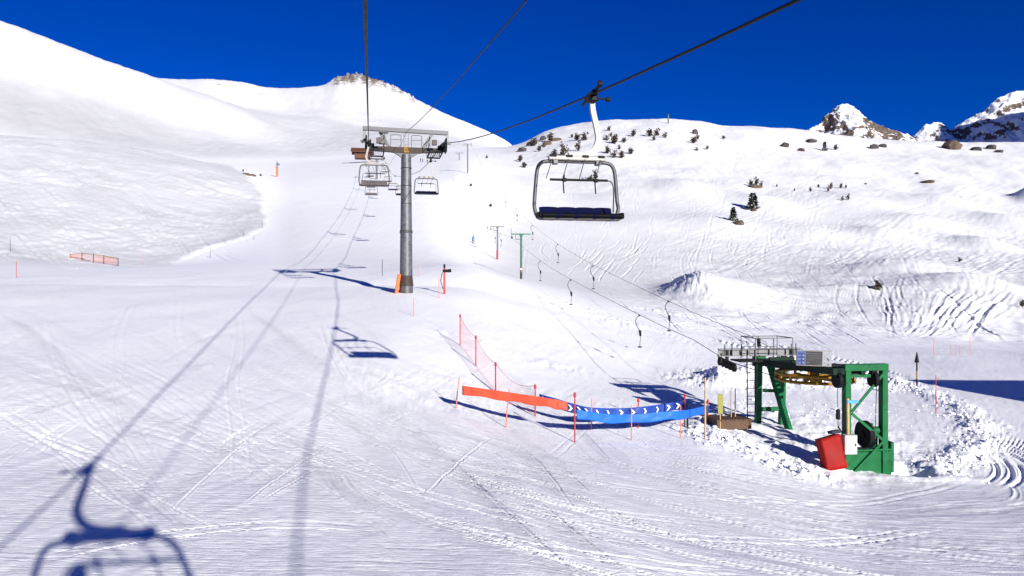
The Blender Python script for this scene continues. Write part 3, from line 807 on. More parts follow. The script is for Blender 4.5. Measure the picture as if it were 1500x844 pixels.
# --- one four-seat chair: origin at the grip, +Y is the way the riders look
def make_chair():
    root = thing('lift_chair', 'tmp', 'chairlift chair', group='four-seat chairs of the chairlift')
    ox = 0.40                                    # seat centre sits inboard of the rope
    g = MB()
    g.box((0, 0, 0.0), (0.16, 0.62, 0.13), None, .02).box((0, .05, -.13), (0.20, 0.30, 0.16), None, .03)
    g.bar((0, 0.25, 0.02), (0, 0.66, 0.09), 0.07, 0.07, .01).cyl((-.04, .66, .09), (.05, .66, .09), .085, 10).tube([(0, -.30, 0), (0, -.85, -.07)], [.07, .035], 8)
    g.cyl((0, -.1, -.05), (-.42, -.1, -.08), .026, 8).cyl((-.40, -.1, -.08), (-.50, -.1, -.08), .06, 10)
    grip = g.build('grip', M['dark'], root)
    a = MB()
    pts = curve_pts([(0, 0, -.12), (-.02, 0, -.42), (-.12, 0, -.85), (-.16, 0, -1.12), (-.08, 0, -1.35), (.10, 0, -1.50), (.34, 0, -1.555), (.62, 0, -1.56)], 35)
    rows = []
    m = len(pts)
    for i, p in enumerate(pts):                  # flat-sided hanger: 0.13 wide, 0.10 deep
        t = (pts[min(i + 1, m - 1)] - pts[max(i - 1, 0)]).normalized(); n_ = Vector((-t.z, 0, t.x))
        w = .062 + .02 * min(1, i / m); h = .05
        rows.append([p + n_ * w + Vector((0, h, 0)), p + n_ * w - Vector((0, h, 0)), p - n_ * w - Vector((0, h, 0)), p - n_ * w + Vector((0, h, 0)), p + n_ * w + Vector((0, h, 0))])
    a.sheet(rows, False)
    a.build('hanger_arm', M['white'], root)
    b = MB(); b.box((ox, 0, -1.62), (1.46, .15, .12), None, .02)
    b.build('top_beam', M['white'], root)
    z0 = -1.70
    f = MB()
    side = [(-.55, z0), (-.80, z0 - .01), (-.93, z0 - .07), (-1.00, z0 - .22), (-1.035, z0 - .5), (-1.07, z0 - .95), (-1.085, z0 - 1.15), (-1.04, z0 - 1.33), (-.98, z0 - 1.42)]
    for sg in (-1, 1):
        p = curve_pts([(ox - sg * x, -.05 if z > z0 - 1.1 else .0, z) for x, z in side], 40)
        f.tube(p, .047, 10)
        f.tube(curve_pts([(ox + sg * .98, 0, z0 - 1.42), (ox + sg * 1.0, .22, z0 - 1.46), (ox + sg * 1.03, .48, z0 - 1.40)], 10), .036, 8)
    f.tube([(ox - .62, -.05, z0), (ox + .62, -.05, z0)], .04, 10)
    f.tube([(ox - 1.0, .0, z0 - 1.40), (ox + 1.0, .0, z0 - 1.40)], .03, 8)
    fr = f.build('seat_frame', M['galv'], root)
    for sg in (-1, 1):
        MB().box((ox + sg * .55, -.03, -1.70), (.13, .17, .16), None, .015).build('clamp', M['galv'], root)
    for x in (-.62, -.21, .21, .62):
        MB().box((ox + x, .02, -1.575), (.17, .16, .06), None, .012).build('bumper_pad', M['dark'], root)
    # raised restraint bar with its struts and foot rests
    bar = MB()
    bar.tube([(ox - .66, .45, z0 - .52), (ox + .80, .45, z0 - .53)], .030, 8)
    rb = bar.build('restraint_bar', M['dark'], root)
    for x in (-.62, -.21, .21, .62):
        MB().tube([(ox + x, .03, -1.60), (ox + x + .27, .45, z0 - .50)], .012, 6).build('strut', M['galv'], rb)
    for x in (-.36, .44):
        fm = MB(); fm.tube([(ox + x, .46, z0 - .40), (ox + x + .03, .47, z0 - .62), (ox + x + .02, .50, z0 - .86)], .017, 6)
        fm.box((ox + x, .46, z0 - .53), (.12, .09, .09), None, .02)
        fm.build('foot_rest', M['dark'], rb)
    sa_ = MB().tube(curve_pts([(ox - .66, .45, z0 - .53), (ox - .76, .44, z0 - .56), (ox - .83, .40, z0 - .75), (ox - .87, .25, z0 - 1.28)], 18), .018, 7)
    sa_.build('side_arm', M['galv'], rb)
    # seat and backrest, four places
    zb = z0 - 1.36
    st = MB()
    rows = []
    for y, z in [(0.02, zb - .02), (0.25, zb - .05), (0.44, zb - .02), (.50, zb + .0)]:
        rows.append([(ox - .96 + 1.92 * k / 32, y, z + .012 * math.cos(2 * PI * k / 8)) for k in range(33)])
    st.sheet(rows)
    rows = [[(x, y, z - .085) for x, y, z in r] for r in rows]
    under = MB().sheet(rows[::-1])
    seat = st.build('seat', M['navy'], root)
    under.box((ox, .26, zb - .10), (1.93, .42, .05), None, .01)
    under.build('seat_shell', M['greyseat'], root)
    ft = MB().tube([(ox - 1.0, .50, zb - .035), (ox + 1.0, .50, zb - .035)], .062, 12)
    roll = ft.build('seat_front_roll', M['blackseat'], root)
    for x in (-.78, -.33, .14, .60):
        MB().tube([(ox + x - .045, .50, zb - .035), (ox + x + .045, .50, zb - .035)], .068, 12).build('band', M['navy'], roll)
    bk = MB()
    for side_y in (0.0, -.07):
        rows = []
        for j in range(5):
            t = j / 4
            rows.append([(ox - .93 + 1.86 * k / 40, side_y - .02 - .10 * t, zb + .02 + (.20 + .016 * abs(math.sin(PI * k / 10)) ** .5) * t) for k in range(41)])
        bk.sheet(rows)
        if side_y == 0: fr_rows = rows
    bk.sheet([fr_rows[-1], [(x, y - .07, z) for x, y, z in fr_rows[-1]]])
    bk.build('backrest', M['navy'], root)
    for k in range(4):
        xx = ox - .70 + .465 * k
        MB().box((xx, -.135, zb + .06), (.445, .03, .34), Matrix.Rotation(.25, 3, 'X'), .012).build('back_panel', M['taupe'], root)
    for sg in (-1, 1):
        MB().box((ox + sg * 1.03, .30, zb - .02), (.10, .40, .15), None, .04).build('end_guard', M['blackseat'], root)
    return root


chair = make_chair()
chair.scale = (.965, .965, .965)
chair.location = right_rope(18.2); chair.rotation_euler = (0, 0, PI + YAW)
chair['label'] = 'large empty four-seat chair hanging nearest in front of the blue sky, dark blue seat'
more_right = [(66, 'small empty chair just right of the grey pylon pole, dark seat, coming downhill'),
              (113, 'tiny empty chair half hidden behind the grey pylon pole'),
              (158, 'tiny empty chair seen just left of the grey pylon pole, coming downhill'),
              (203, 'far tiny chair left of the pylon pole, second behind the half hidden one'),
              (246, 'farthest tiny chair under the left half of the pylon crossarm')]
for d, lb in more_right:
    dup(chair, right_rope(d), PI + YAW, lb)
more_left = [(52.5, 'chair seen from behind passing under the left end of the grey pylon, brown back panels'),
             (123, 'small chair seen through the frame of the chair under the left end of the pylon'),
             (175, 'tiny uphill chair beyond the one framed by the chair at the pylon'),
             (228, 'very distant uphill chair in front of the second pylon')]
for d, lb in more_left:
    dup(chair, left_rope(d), YAW, lb)
own = dup(chair, left_rope(-0.35), YAW, 'chair carrying the photographer, only its shadow on the snow at lower left is seen')

# --- grey pylon number 10
def make_pylon(D, full=True):
    xc = 2.70 + LINE * D
    zg = ground_z(xc, D)
    zr = lift_z(D, 1.9, .163) - .12               # underside of the ropes
    H = zr - zg
    root = thing('chairlift_pylon', 'tmp', 'lift pylon', (xc, D, zg), YAW)
    if full:
        p = MB(); p.tube([(0, 0, 1.15), (0, 0, 4.4)], [.46, .43], 28); p.tube([(0, 0, 4.4), (0, 0, H - .75)], [.43, .36], 28)
        pole = p.build('pole', M['pole'], root)
        for z in (4.4, 4.52): MB().ring((0, 0, z), (0, 0, 1), .44, .05, 28, 6).build('flange', M['galv'], pole)
        r = MB()
        for i in range(int((H - 3) / .38)):
            z = 2 + .38 * i; rr = .43 - .008 * z
            r.tube([(-.16, rr - .02, z), (-.16, rr + .14, z), (.16, rr + .14, z), (.16, rr - .02, z)], .014, 5)
        r.build('rungs', M['galv'], pole)
        rs = MB()
        for z in (H * .60, H * .72, H * .84): rs.ring((0, 0, z), (0, 0, 1), .40, .018, 24, 5)
        rs.build('cable_straps', M['dark'], pole)
        MB().tube([(0, 0, -.6), (0, 0, .5)], [.50, .49], 28).build('footing', M['galv'], root)
        MB().tube([(0, 0, .5), (0, 0, 1.35)], [.53, .45], 28).build('base_collar', M['brown'], root)
        pd = MB()
        pd.box((-.62, -.12, .62), (.24, .75, 1.5), Matrix.Rotation(math.radians(9), 3, 'Y'), .04)
        pd.build('crash_pad', M['orange'], root)
        MB().box((-.57, .42, .55), (.10, .2, 1.2), Matrix.Rotation(math.radians(9), 3, 'Y'), .03).build('crash_pad', M['redpaint'], root)
    else:
        MB().tube([(0, 0, -.6), (0, 0, H - .75)], [.42, .32], 18).build('pole', M['pole'], root)
    # crossarm: deep in the middle, tapering outward
    hz = H - .42
    ca = MB()
    prof = [(-2.45, .15), (-1.15, .18), (-.62, .22), (.62, .22), (1.15, .18), (2.45, .15)]
    top = [(x, -.2, hz + .20) for x, h in prof]; bot = [(x, -.2, hz + .20 - 2 * h) for x, h in prof]
    ca.prism(top + bot[::-1], (0, 0, 0), (0, .4, 0))
    arm = ca.build('crossarm', M['brown'], root)
    MB().prism([(-.9, -.16, hz - .20), (.9, -.16, hz - .20), (.36, -.16, hz - .52), (-.36, -.16, hz - .52)], (0, 0, 0), (0, .32, 0)).build('gusset', M['galv'], root)
    if full:
        MB().box((0, -.225, hz + .02), (.36, .04, .44), None, .01).build('number_plate', M['yellow'], root)
        t = bpy.data.curves.new('number', 'FONT'); t.body = '10'; t.size = .38; t.align_x = 'CENTER'; t.align_y = 'CENTER'; t.extrude = .006
        to = bpy.data.objects.new('number_tmp', t); COL.objects.link(to)
        dg = bpy.context.evaluated_depsgraph_get(); me = bpy.data.meshes.new_from_object(to.evaluated_get(dg))
        bpy.data.objects.remove(to)
        me.materials.clear(); me.materials.append(M['dark'])
        no = bpy.data.objects.new('number', me); COL.objects.link(no)
        plate = [c for c in root.children if c.name.startswith('number_plate')][0]
        no.parent = plate; no.location = (0, -.255, hz + .02); no.rotation_euler = (PI / 2, 0, 0)
    # rope wheels and walkways at both ends
    for sg in (-1, 1):
        xs = sg * 2.70
        sh = MB()
        sh.bar((xs - .13 * sg, -2.3, hz + .22 + .32 - .38), (xs - .13 * sg, 2.3, hz + .22 + .32 + .38 - .25), .10, .24)
        for yy in (-1.2, 1.2):
            sh.bar((xs - .13 * sg, yy - .7, hz + .30 + .08 * yy), (xs - .13 * sg, yy + .7, hz + .30 + .08 * yy + .2), .08, .2)
        sh.box((xs - .25 * sg, 0, hz + .15), (.30, .5, .5), None, .03)
        asm = sh.build('sheave_beam', M['dark'], root)
        for k in range(8):
            yy = -2.1 + .6 * k
            zc = H + .12 - .24 + yy * .13
            MB().cyl((xs - .075, yy, zc), (xs + .075, yy, zc), .235, 16).build('sheave_wheel', M['rubber'], asm)
        MB().box((xs + .16 * sg, -.4, hz + .35), (.12, .9, 1.0), None, .03).box((xs + .2 * sg, .9, hz + .5), (.16, .5, .7), None, .03).build('cable_catcher', M['dark'], asm)
        MB().box((xs - .72 * sg, -1.0, hz + .45), (.36, .3, .38), None, .02).build('switch_box', M['taupe'], asm)
        wk = MB()
        xw = xs - .60 * sg
        
        for q_ in range(7): wk.bar((xw - .42 + .14 * q_, -1.5, hz - .28), (xw - .42 + .14 * q_, 1.5, hz - .28), .03, .05)
        wk.bar((xw - .5, -1.5, hz - .24), (xw + .5, -1.5, hz - .24), .06, .10)
        wk.bar((xw - .5, 1.5, hz - .24), (xw + .5, 1.5, hz - .24), .06, .10)
        for xx in (-.48, .48):
            wk.bar((xw + xx, -1.5, hz - .24), (xw + xx, 1.5, hz - .24), .05, .10)
            for yy in (-1.48, 0, 1.48):
                wk.bar((xw + xx, yy, hz - .24), (xw + xx, yy, hz + (.75 if xx * sg < 0 else .3)), .04, .04)
        wk.bar((xw - .48 * sg, -1.48, hz + .75), (xw - .48 * sg, 1.48, hz + .75), .04, .04)
        wk.bar((xw - .48 * sg, -1.48, hz + .30), (xw - .48 * sg, 1.48, hz + .30), .03, .03)
        wk.build('walkway', M['dark'], root)
        if full:
            # hoop railings on the crossarm, post and foot at the beam end, slanted brace
            h = MB(); x0, x1 = sg * .38, sg * 1.12
            for zz, r0 in ((.86, .025), (.52, .018)):
                h.tube(curve_pts([(x0, -.15, hz + .2), (x0, -.15, hz + .2 + zz * .75), (x0 + .06 * sg, -.15, hz + .2 + zz), (x1 - .06 * sg, -.15, hz + .2 + zz), (x1, -.15, hz + .2 + zz * .75), (x1, -.15, hz + .2)], 30), r0, 6)
            h.build('hoop_railing', M['galv'], root)
            MB().bar((sg * 1.22, .0, hz + .18), (sg * 1.92, 0, hz + 1.32), .17, .20, .01).build('brace', M['galv'], root)
            e_ = MB(); e_.bar((sg * 3.0, 0, hz + 1.32), (sg * 3.02, 0, hz + .62), .18, .2, .01).box((sg * 3.08, 0, hz + .60), (.42, .3, .10), None, .02)
            e_.build('hanging_post', M['galv_light'], root)
    if full:
        MB().bar((-3.12, 0, hz + 1.50), (3.08, 0, hz + 1.36), .28, .28, .015, up=(0, 1, 0)).build('lifting_beam', M['galv'], root)
        ld = MB()
        for xx in (-.17, .17): ld.tube([(xx, -.12, hz + .2), (xx, -.12, hz + 1.32)], .018, 6)
        for i in range(5): ld.tube([(-.17, -.12, hz + .40 + i * .21), (.17, -.12, hz + .40 + i * .21)], .012, 5)
        ld.build('ladder', M['galv_light'], root)
        hb = MB(); hb.cyl((-1.86, -.25, hz + 1.22), (-1.30, -.25, hz + 1.22), .10, 10); hb.box((-1.55, -.2, hz + .98), (.10, .1, .6)); hb.box((-1.72, -.22, hz + .6), (.5, .3, .5), None, .03)
        hb.build('chain_hoist', M['galv'], root)
    return root


py1 = make_pylon(55.0)
py1['label'] = 'tall grey chairlift pylon with yellow number 10 plate and orange crash pad'
py2 = make_pylon(274.0, False)
py2['label'] = 'distant grey chairlift pylon behind the left end of the near pylon'
for p_ in (py1, py2): p_['group'] = 'pylons of the chairlift'

# ------------------------------------------------------------------ drag lift: drive station
AX = Vector((-0.16, 0.987, 0)).normalized()                    # uphill along the drag lift
PX = Vector((AX.y, -AX.x, 0))                                  # to the right
fr0 = at(1267, 690, 24.6); fr0.z = ground_z(fr0.x, fr0.y) - .22
st_rz = math.atan2(PX.y, PX.x)
stn = thing('drag_lift_drive_station', 'green steel drive station of the drag lift with yellow bullwheel and information panel', 'lift station', fr0, st_rz)
ZG = fr0.z
HT = 3.62                                                      # top of the gantry above its foot
W2 = .66
gm = MB()
for sg in (-1, 1):
    gm.bar((sg * W2, 0, 0), (sg * W2, 0, HT - .12), .20, .24, .012)
gm.bar((-W2 - .12, 0, HT - .02), (W2 + .12, 0, HT - .02), .24, .22, .012)
gm.bar((-W2, 0, HT - .30), (W2, 0, HT - .30), .08, .10)
gm.build('front_gantry', M['green'], stn)
br = MB()
for (x0, z0, x1, z1) in [(W2 - .1, HT - .25, -W2 + .1, HT - 1.45), (-W2 + .1, HT - 1.5, W2 - .1, HT - 2.4), (W2 - .1, HT - 2.45, -W2 + .1, .12)]:
    br.bar((x0, -.13, z0), (x1, -.13, z1), .035, .085)
br.build('cross_bracing', M['green'], stn)
bb = MB(); bb.box((.12, .30, .42), (1.62, .72, .85), None, .02); bb.box((.97, .2, .62), (.12, .5, 1.0), None, .02)
bb.bar((-.6, -.09, .9), (.9, -.09, .9), .05, .05)
base = bb.build('machine_housing', M['green'], stn)
mw = MB(); mw.cyl((.08, .25, 1.36), (.24, .25, 1.36), .44, 24); mw.cyl((.04, .25, 1.36), (.30, .25, 1.36), .12, 12)
mw.build('flywheel', M['rubber'], stn)
mm = MB(); mm.box((.42, .32, 1.25), (.30, .4, .62), None, .03); mm.cyl((.28, .1, 1.5), (.62, .1, 1.5), .13, 12)
for a in range(6):
    mm.box((.33, .25 + .3 * math.cos(a), 1.42 + .3 * math.sin(a)), (.06, .08, .08))
mm.build('gear_motor', M['green'], stn)
for x in (-.98, .30):
    MB().cyl((x - .06, .0, HT - .42), (x + .06, .0, HT - .42), .26, 18).box((x, 0, HT - .2), (.2, .18, .3)).build('pulley', M['rubber'], stn)
cbm = MB(); cbm.tube([(.42, 0, HT - .6), (.44, .1, 1.55)], .012, 5); cbm.tube([(-.98, 0, HT - .6), (-.96, 0, 1.62)], .010, 5)
cbm.build('tension_cable', M['rope'], stn)
hk = MB(); hk.box((-.96, 0, 2.08), (.12, .12, .34), None, .05); hk.tube(curve_pts([(-.96, 0, 1.7), (-.80, 0, 1.4), (-.84, 0, 1.05), (-.98, 0, .98)], 12), .022, 6); hk.box((-.94, 0, .92), (.30, .08, .05), None, .02)
hk.build('pulley_block', M['dark'], stn)
eb = MB(); eb.box((-.76, -.28, 1.16), (.44, .26, .62), None, .015)
ebx = eb.build('control_box', M['boxwhite'], stn)
MB().box((-.76, -.415, 1.18), (.36, .012, .50), None, .004).build('door', M['boxwhite'], ebx)
MB().box((-.62, -.425, 1.16), (.03, .02, .08)).build('handle', M['dark'], ebx)
MB().tube([(-.74, -.20, 1.46), (-.75, -.20, 2.62)], .055, 10).build('conduit', M['bamboo'], stn)
MB().box((-.60, -.24, 2.52), (.40, .05, .10), None, .01).build('notice_strip', M['bluetag'], stn)
# beams running back to the rear legs
HB = HT - .14
BX = -.62                                                      # bullwheel axis offset
LB = 5.0
bm_ = MB()
for x in (-1.12, -.12): bm_.bar((x, -.1, HB), (x, LB + .4, HB - .22), .16, .22, .01)
for y in (1.0, 2.6, 4.2): bm_.bar((-1.12, y, HB), (-.12, y, HB), .12, .16)
bm_.bar((-1.12, .02, HB), (-W2, .02, HB), .2, .2)
bm_.build('main_beams', M['greenshade'], stn)
MB().box((-.62, 2.4, HB + .02), (1.25, 3.6, .05), Matrix.Rotation(-.05, 3, 'X'), .01).box((-1.1, 4.9, HB - .10), (2.1, .9, .06), None, .01).build('service_deck', M['dark'], stn)
def gz_local(x, y):
    w = Vector((fr0.x, fr0.y, 0)) + PX * x + AX * y
    return ground_z(w.x, w.y) - ZG - .1
rl = MB()
for (xa, ya, xb, yb) in [(-1.12, LB, -1.12, LB + .1), (-.75, LB - .15, -.40, LB - 1.0), (-.12, LB, -.12, LB + .1)]:
    rl.bar((xa, ya, HB - .24), (xb, yb, gz_local(xb, yb)), .20, .22, .01)
rl.bar((-1.12, LB, 1.45), (-.12, LB, 1.45), .12, .16)
rl.bar((-1.0, LB - .05, 2.2), (-.6, LB - .25, 2.2), .1, .12)
rl.build('rear_legs', M['green'], stn)
ldr = MB()
for x in (-1.62, -1.30): ldr.tube([(x - .08, LB - .2, gz_local(-1.5, LB - .2) + .1), (x, LB, HB + .3)], .022, 6)
for i in range(9):
    z = .75 + i * .31; ldr.tube([(-1.62 - .08 * (1 - i / 9), LB - .12, z), (-1.30 - .08 * (1 - i / 9), LB - .12, z)], .014, 5)
ldr.build('ladder', M['dark'], stn)
# bullwheel
bwc = Vector((BX + .10, 2.1, HB - .52)); R_ = 1.30
bw = MB(); bw.ring(bwc, (0, 0, 1), R_, .055, 48, 8); bw.ring(bwc + Vector((0, 0, .22)), (0, 0, 1), R_, .055, 48, 8)
bw.cyl(bwc - Vector((0, 0, .1)), bwc + Vector((0, 0, .42)), .16, 16)
for k in range(8):
    a = PI * k / 4
    bw.bar(bwc + Vector((.12 * math.cos(a), .12 * math.sin(a), .07)), bwc + Vector(((R_ - .02) * math.cos(a), (R_ - .02) * math.sin(a), .07)), .09, .07)
for k in range(16):
    a = PI * k / 8
    bw.bar(bwc + Vector((R_ * math.cos(a), R_ * math.sin(a), .0)), bwc + Vector((R_ * math.cos(a), R_ * math.sin(a), .22)), .07, .07)
bw.build('bullwheel', M['yellow'], stn)
# crossbeam with the two rope wheel sets and a guard rail
YB = LB + .3; CBX = -.95; CBL = 1.72; HB = HB - .24
cb = MB()
for dz, w in ((0.13, .20), (-.13, .20)): cb.bar((CBX - CBL, YB, HB + .42 + dz), (CBX + CBL, YB, HB + .42 + dz), w, .035)
cb.bar((CBX - CBL, YB, HB + .42), (CBX + CBL, YB, HB + .42), .03, .24)
for x in (-1.2, -.5, .4, 1.1): cb.box((CBX + x, YB, HB + .42), (.03, .19, .24))
cb.build('crossbeam', M['galv_light'], stn)
for x in (-1.12, -.12): pass
MB().box((CBX + .05, YB + .12, HB + .2), (.5, .2, .7), None, .02).build('beam_support', M['green'], stn)
cable_in = []
for sg in (-1, 1):
    xs = CBX + sg * 1.36
    s_ = MB(); s_.bar((xs, YB - .75, HB - .02), (xs, YB + .75, HB + .12), .07, .16); s_.bar((xs, YB, HB + .05), (xs, YB, HB + .55), .10, .12)
    s_.bar((xs - .25, YB, HB + .02), (xs - .25, YB, HB + .4), .06, .06)
    sw = s_.build('sheave_bracket', M['dark'], stn)
    for k in range(5):
        y = YB - .62 + .31 * k
        MB().cyl((xs - .05, y, HB - .12 + .03 * k), (xs + .05, y, HB - .12 + .03 * k), .15, 14).build('sheave_wheel', M['rubber'], sw)
    cable_in.append(Vector((xs, YB, HB + .10)))
gr = MB(); x0, x1 = CBX - .55, CBX + 1.0
for yy in (YB - .75, YB + .45):
    gr.tube([(x0, yy, HB + .15), (x0, yy, HB + 1.02), (x1, yy, HB + 1.02), (x1, yy, HB + .15)], .022, 6)
    gr.tube([(CBX + .2, yy, HB + .15), (CBX + .2, yy, HB + 1.02)], .018, 6); gr.tube([(x0, yy, HB + .6), (x1, yy, HB + .6)], .015, 5)
for xx in (x0, x1): gr.tube([(xx, YB - .75, HB + 1.02), (xx, YB + .45, HB + 1.02)], .02, 6)
gr.build('guard_rail', M['galv'], stn)
for x in (-1.5, -1.2, -.8, 1.3, 1.5): MB().tube([(CBX + x, YB - .1, HB + .3), (CBX + x, YB - .1, HB + .75)], .02, 5).build('beam_bolt', M['dark'], stn)
MB().box((CBX - .05, YB - .05, HB + .8), (.12, .12, .3), None, .02).build('lamp_housing', M['dark'], stn)
# information panel facing the piste
pc = Vector((-1.44, .62, HB + .62)); RZ = Matrix.Rotation(math.radians(-14), 3, 'Z') @ Matrix.Rotation(math.radians(2), 3, 'Y')
PWd, PHt = 1.13, .52
def onpanel(mb, u0, u1, v0, v1, th, off):
    mb.box(pc + RZ @ Vector(((u0 + u1) / 2 * PWd - PWd / 2, -.06 - off, (v0 + v1) / 2 * PHt - PHt / 2)), ((u1 - u0) * PWd, th, (v1 - v0) * PHt), RZ)
pm = MB(); pm.box(pc, (PWd, .12, PHt), RZ, .008)
pan = pm.build('information_panel', M['white'], stn)
for nm, mt_, u0, u1, v0, v1 in [('blue_field', 'signblue', .02, .225, .05, .95), ('text_field', 'signdark', .245, .72, .05, .95), ('map_field', 'signgrey', .735, .97, .05, .95)]:
    q = MB(); onpanel(q, u0, u1, v0, v1, .008, .004); q.build(nm, M[mt_], pan)
for v, u1 in ((.80, .64), (.66, .65), (.52, .65), (.40, .46)):
    u = .27; tl = MB()
    while u < u1:
        w = random.Random(int(u * 1000 + v * 77)).uniform(.012, .05); onpanel(tl, u, min(u + w, u1), v - .015, v + .015, .003, .0105); u += w + .008
    tl.build('text_line', M['signtext'], pan)
for q4 in ((.27, .35, .19, .25), (.61, .69, .12, .15)):
    tl = MB(); onpanel(tl, *q4, .003, .0105); tl.build('footnote', M['signtext'], pan)
tw = MB()
onpanel(tw, .03, .21, .86, .895, .003, .0105); tw.build('heading', M['signwhite'], pan)
for v in (.66, .43, .20):
    tw = MB(); onpanel(tw, .155, .205, v - .045, v + .045, .003, .0105); onpanel(tw, .04, .12, v, v + .03, .003, .0105); onpanel(tw, .04, .10, v - .06, v - .035, .003, .0105); tw.build('text_row', M['signwhite'], pan)
for (u0, u1, v0, v1) in [(.84, .88, .50, .56), (.87, .91, .42, .50), (.89, .92, .36, .42), (.78, .80, .64, .67), (.78, .80, .46, .49), (.85, .87, .14, .2), (.88, .90, .10, .18), (.91, .93, .12, .16), (.78, .79, .2, .3), (.82, .93, .80, .81)]:
    mp = MB(); onpanel(mp, u0, u1, v0, v1, .003, .0105); mp.build('map_mark', M['signdark'], pan)
bpy.context.view_layer.update()
stM = Matrix.Translation(fr0) @ Matrix.Rotation(st_rz, 4, 'Z')
cab = [stM @ p for p in cable_in]

# red crash mat leaning on the gantry
cmx = stM @ Vector((-1.40, -.30, 0)); cmx.z = ground_z(cmx.x, cmx.y) - .05
cr = thing('crash_mat', 'red vinyl crash mat leaning against the foot of the green gantry', 'crash mat', cmx, st_rz + math.radians(-6))
mt_ = MB()
Rm = Matrix.Rotation(math.radians(-9), 3, 'Y') @ Matrix.Rotation(math.radians(-10), 3, 'X')
bmm = bmesh.new(); bmesh.ops.create_cube(bmm, size=1); bmesh.ops.subdivide_edges(bmm, edges=bmm.edges[:], cuts=7, use_grid_fill=True)
vs = []
for v in bmm.verts:
    p = Vector((v.co.x * .68, v.co.y * .40, v.co.z * 1.04))
    wr = .010 * math.sin(7 * p.z + 3 * p.x) + .006 * math.sin(13 * p.x + 5 * p.z)
    p.y += wr * (1 if v.co.y < 0 else .3); p.x *= 1 - .03 * math.cos(v.co.z * PI); p.z += .03 * math.sin(4 * p.x) * (v.co.z > .3)
    vs.append(Rm @ p + Vector((0, 0, .54)))
bmm.verts.index_update(); mt_.add(vs, [[v.index for v in f.verts] for f in bmm.faces], True); bmm.free()
mt_.build('cover', M['redvinyl'], cr)
MB().box(Rm @ Vector((.30, .10, .62)) + Vector((0, 0, .54)), (.32, .34, .1), Rm, .03).build('top_flap', M['darkcloth'], cr)
sm_ = MB()
for x in (-.3, .05, .33): sm_.bar(Rm @ Vector((x, -.235, -.5)) + Vector((0, 0, .54)), Rm @ Vector((x, -.235, .5)) + Vector((0, 0, .54)), .012, .012)

# ------------------------------------------------------------------ drag lift pylons and cables
def cable_px(k): return k
def L_x(d, off): return cab[0].x + off - 0.1050 * (d - cab[0].y)
def left_cab(d):
    x = cab[0].x - 0.1050 * (d - cab[0].y)
    z = np.interp(d, [cab[0].y, 42, 62.5, 81, 110, 150, 200, 240, 280, 370], [cab[0].z, -1.50, .63, 2.87, 7.45, 11.5, 24.0, 37.5, 53.4, 70.5])
    return Vector((x, d, float(z)))
def right_cab(d):
    x = cab[1].x - 0.1050 * (d - cab[1].y)
    z = np.interp(d, [cab[1].y, 45.5, 67, 86, 107, 146, 200, 240, 280, 370], [cab[1].z, -.79, 2.0, 5.0, 8.8, 17.6, 30.7, 41.5, 53.4, 70.5])
    return Vector((x, d, float(z)))
def smooth_line(fn, a, b, n):
    dd = [a + (b - a) * i / n for i in range(n + 1)]
    P = [fn(d) for d in dd]
    zz = np.array([p.z for p in P]); zz = gsmooth(zz, 2.0, 0); zz[0] = P[0].z; zz[-1] = P[-1].z
    return [Vector((p.x, p.y, float(z))) for p, z in zip(P, zz)]
lc = MB().tube(smooth_line(left_cab, cab[0].y, 370, 90), .013, 6)
for p in (cab[0],):
    q = stM @ (bwc + Vector((-R_, 0, .06))); lc.tube([p, q], .016, 6)
tag(lc.build('drag_lift_cable', M['rope']), 'thin drag lift cable running from the station to the green pylon', 'cable')
rc_ = MB().tube(smooth_line(right_cab, cab[1].y, 370, 90), .012, 6)
q = stM @ (bwc + Vector((R_, 0, .06))); rc_.tube([cab[1], q], .016, 6)
tag(rc_.build('drag_lift_cable', M['rope']), 'thin dark drag lift cable passing clear to the right of the green pylon', 'cable')


def tee_pylon(D, dx, top, w, m_arm, m_pole, label, band=None, two=False, r=.12):
    p = left_cab(D); xb = p.x + dx; zg = ground_z(xb, D)
    zt = top
    root = thing('drag_lift_pylon', label, 'lift pylon', (xb, D, zg), math.atan(.105), group='pylons of the drag lift')
    H = zt - zg
    MB().tube([(0, 0, -.5), (0, 0, H)], [r * 1.25, r], 12).build('pole', m_pole, root)
    a = MB(); a.bar((-w * .5, 0, H), (w * .5, 0, H), .16, .18, .01)
    a.prism([(-.35, -.05, H - .1), (.35, -.05, H - .1), (.1, -.05, H - .45), (-.1, -.05, H - .45)], (0, 0, 0), (0, .1, 0))
    a.build('crossarm', m_arm, root)
    for sg in ((-1, 1) if two else (-1,)):
        s_ = MB(); x = -dx if sg < 0 else dx
        x = max(min(x, w * .48), -w * .48)
        s_.bar((x, 0, H - .05), (x, 0, H - .55), .08, .08); s_.bar((x, -.6, H - .5), (x, .6, H - .35), .06, .14)
        s_.bar((x - .1, 0, H), (x - .1, 0, H + .8), .04, .04)
        hd = s_.build('sheave_bracket', M['dark'], root)
        for k in range(4): MB().cyl((x - .05, -.5 + .33 * k, H - .58 + .03 * k), (x + .05, -.5 + .33 * k, H - .58 + .03 * k), .15, 12).build('sheave_wheel', M['rubber'], hd)
    st_ = MB().bar((-dx * .6, 0, H - .75), (0, 0, H - .75), .06, .08)
    st_.tube([(-dx * .6, 0, H), (-dx * .6, 0, H - .75)], .03, 6); st_.build('side_bracket', M['dark'], root)
    MB().tube([(.0, -r * 1.2, .5), (.0, -r * 1.2, H - .3)], .02, 5).tube([(.16, -r * 1.2, .5), (.16, -r * 1.2, H - .3)], .02, 5).build('ladder', m_pole, root)
    if band: band(root, H, r)
    return root


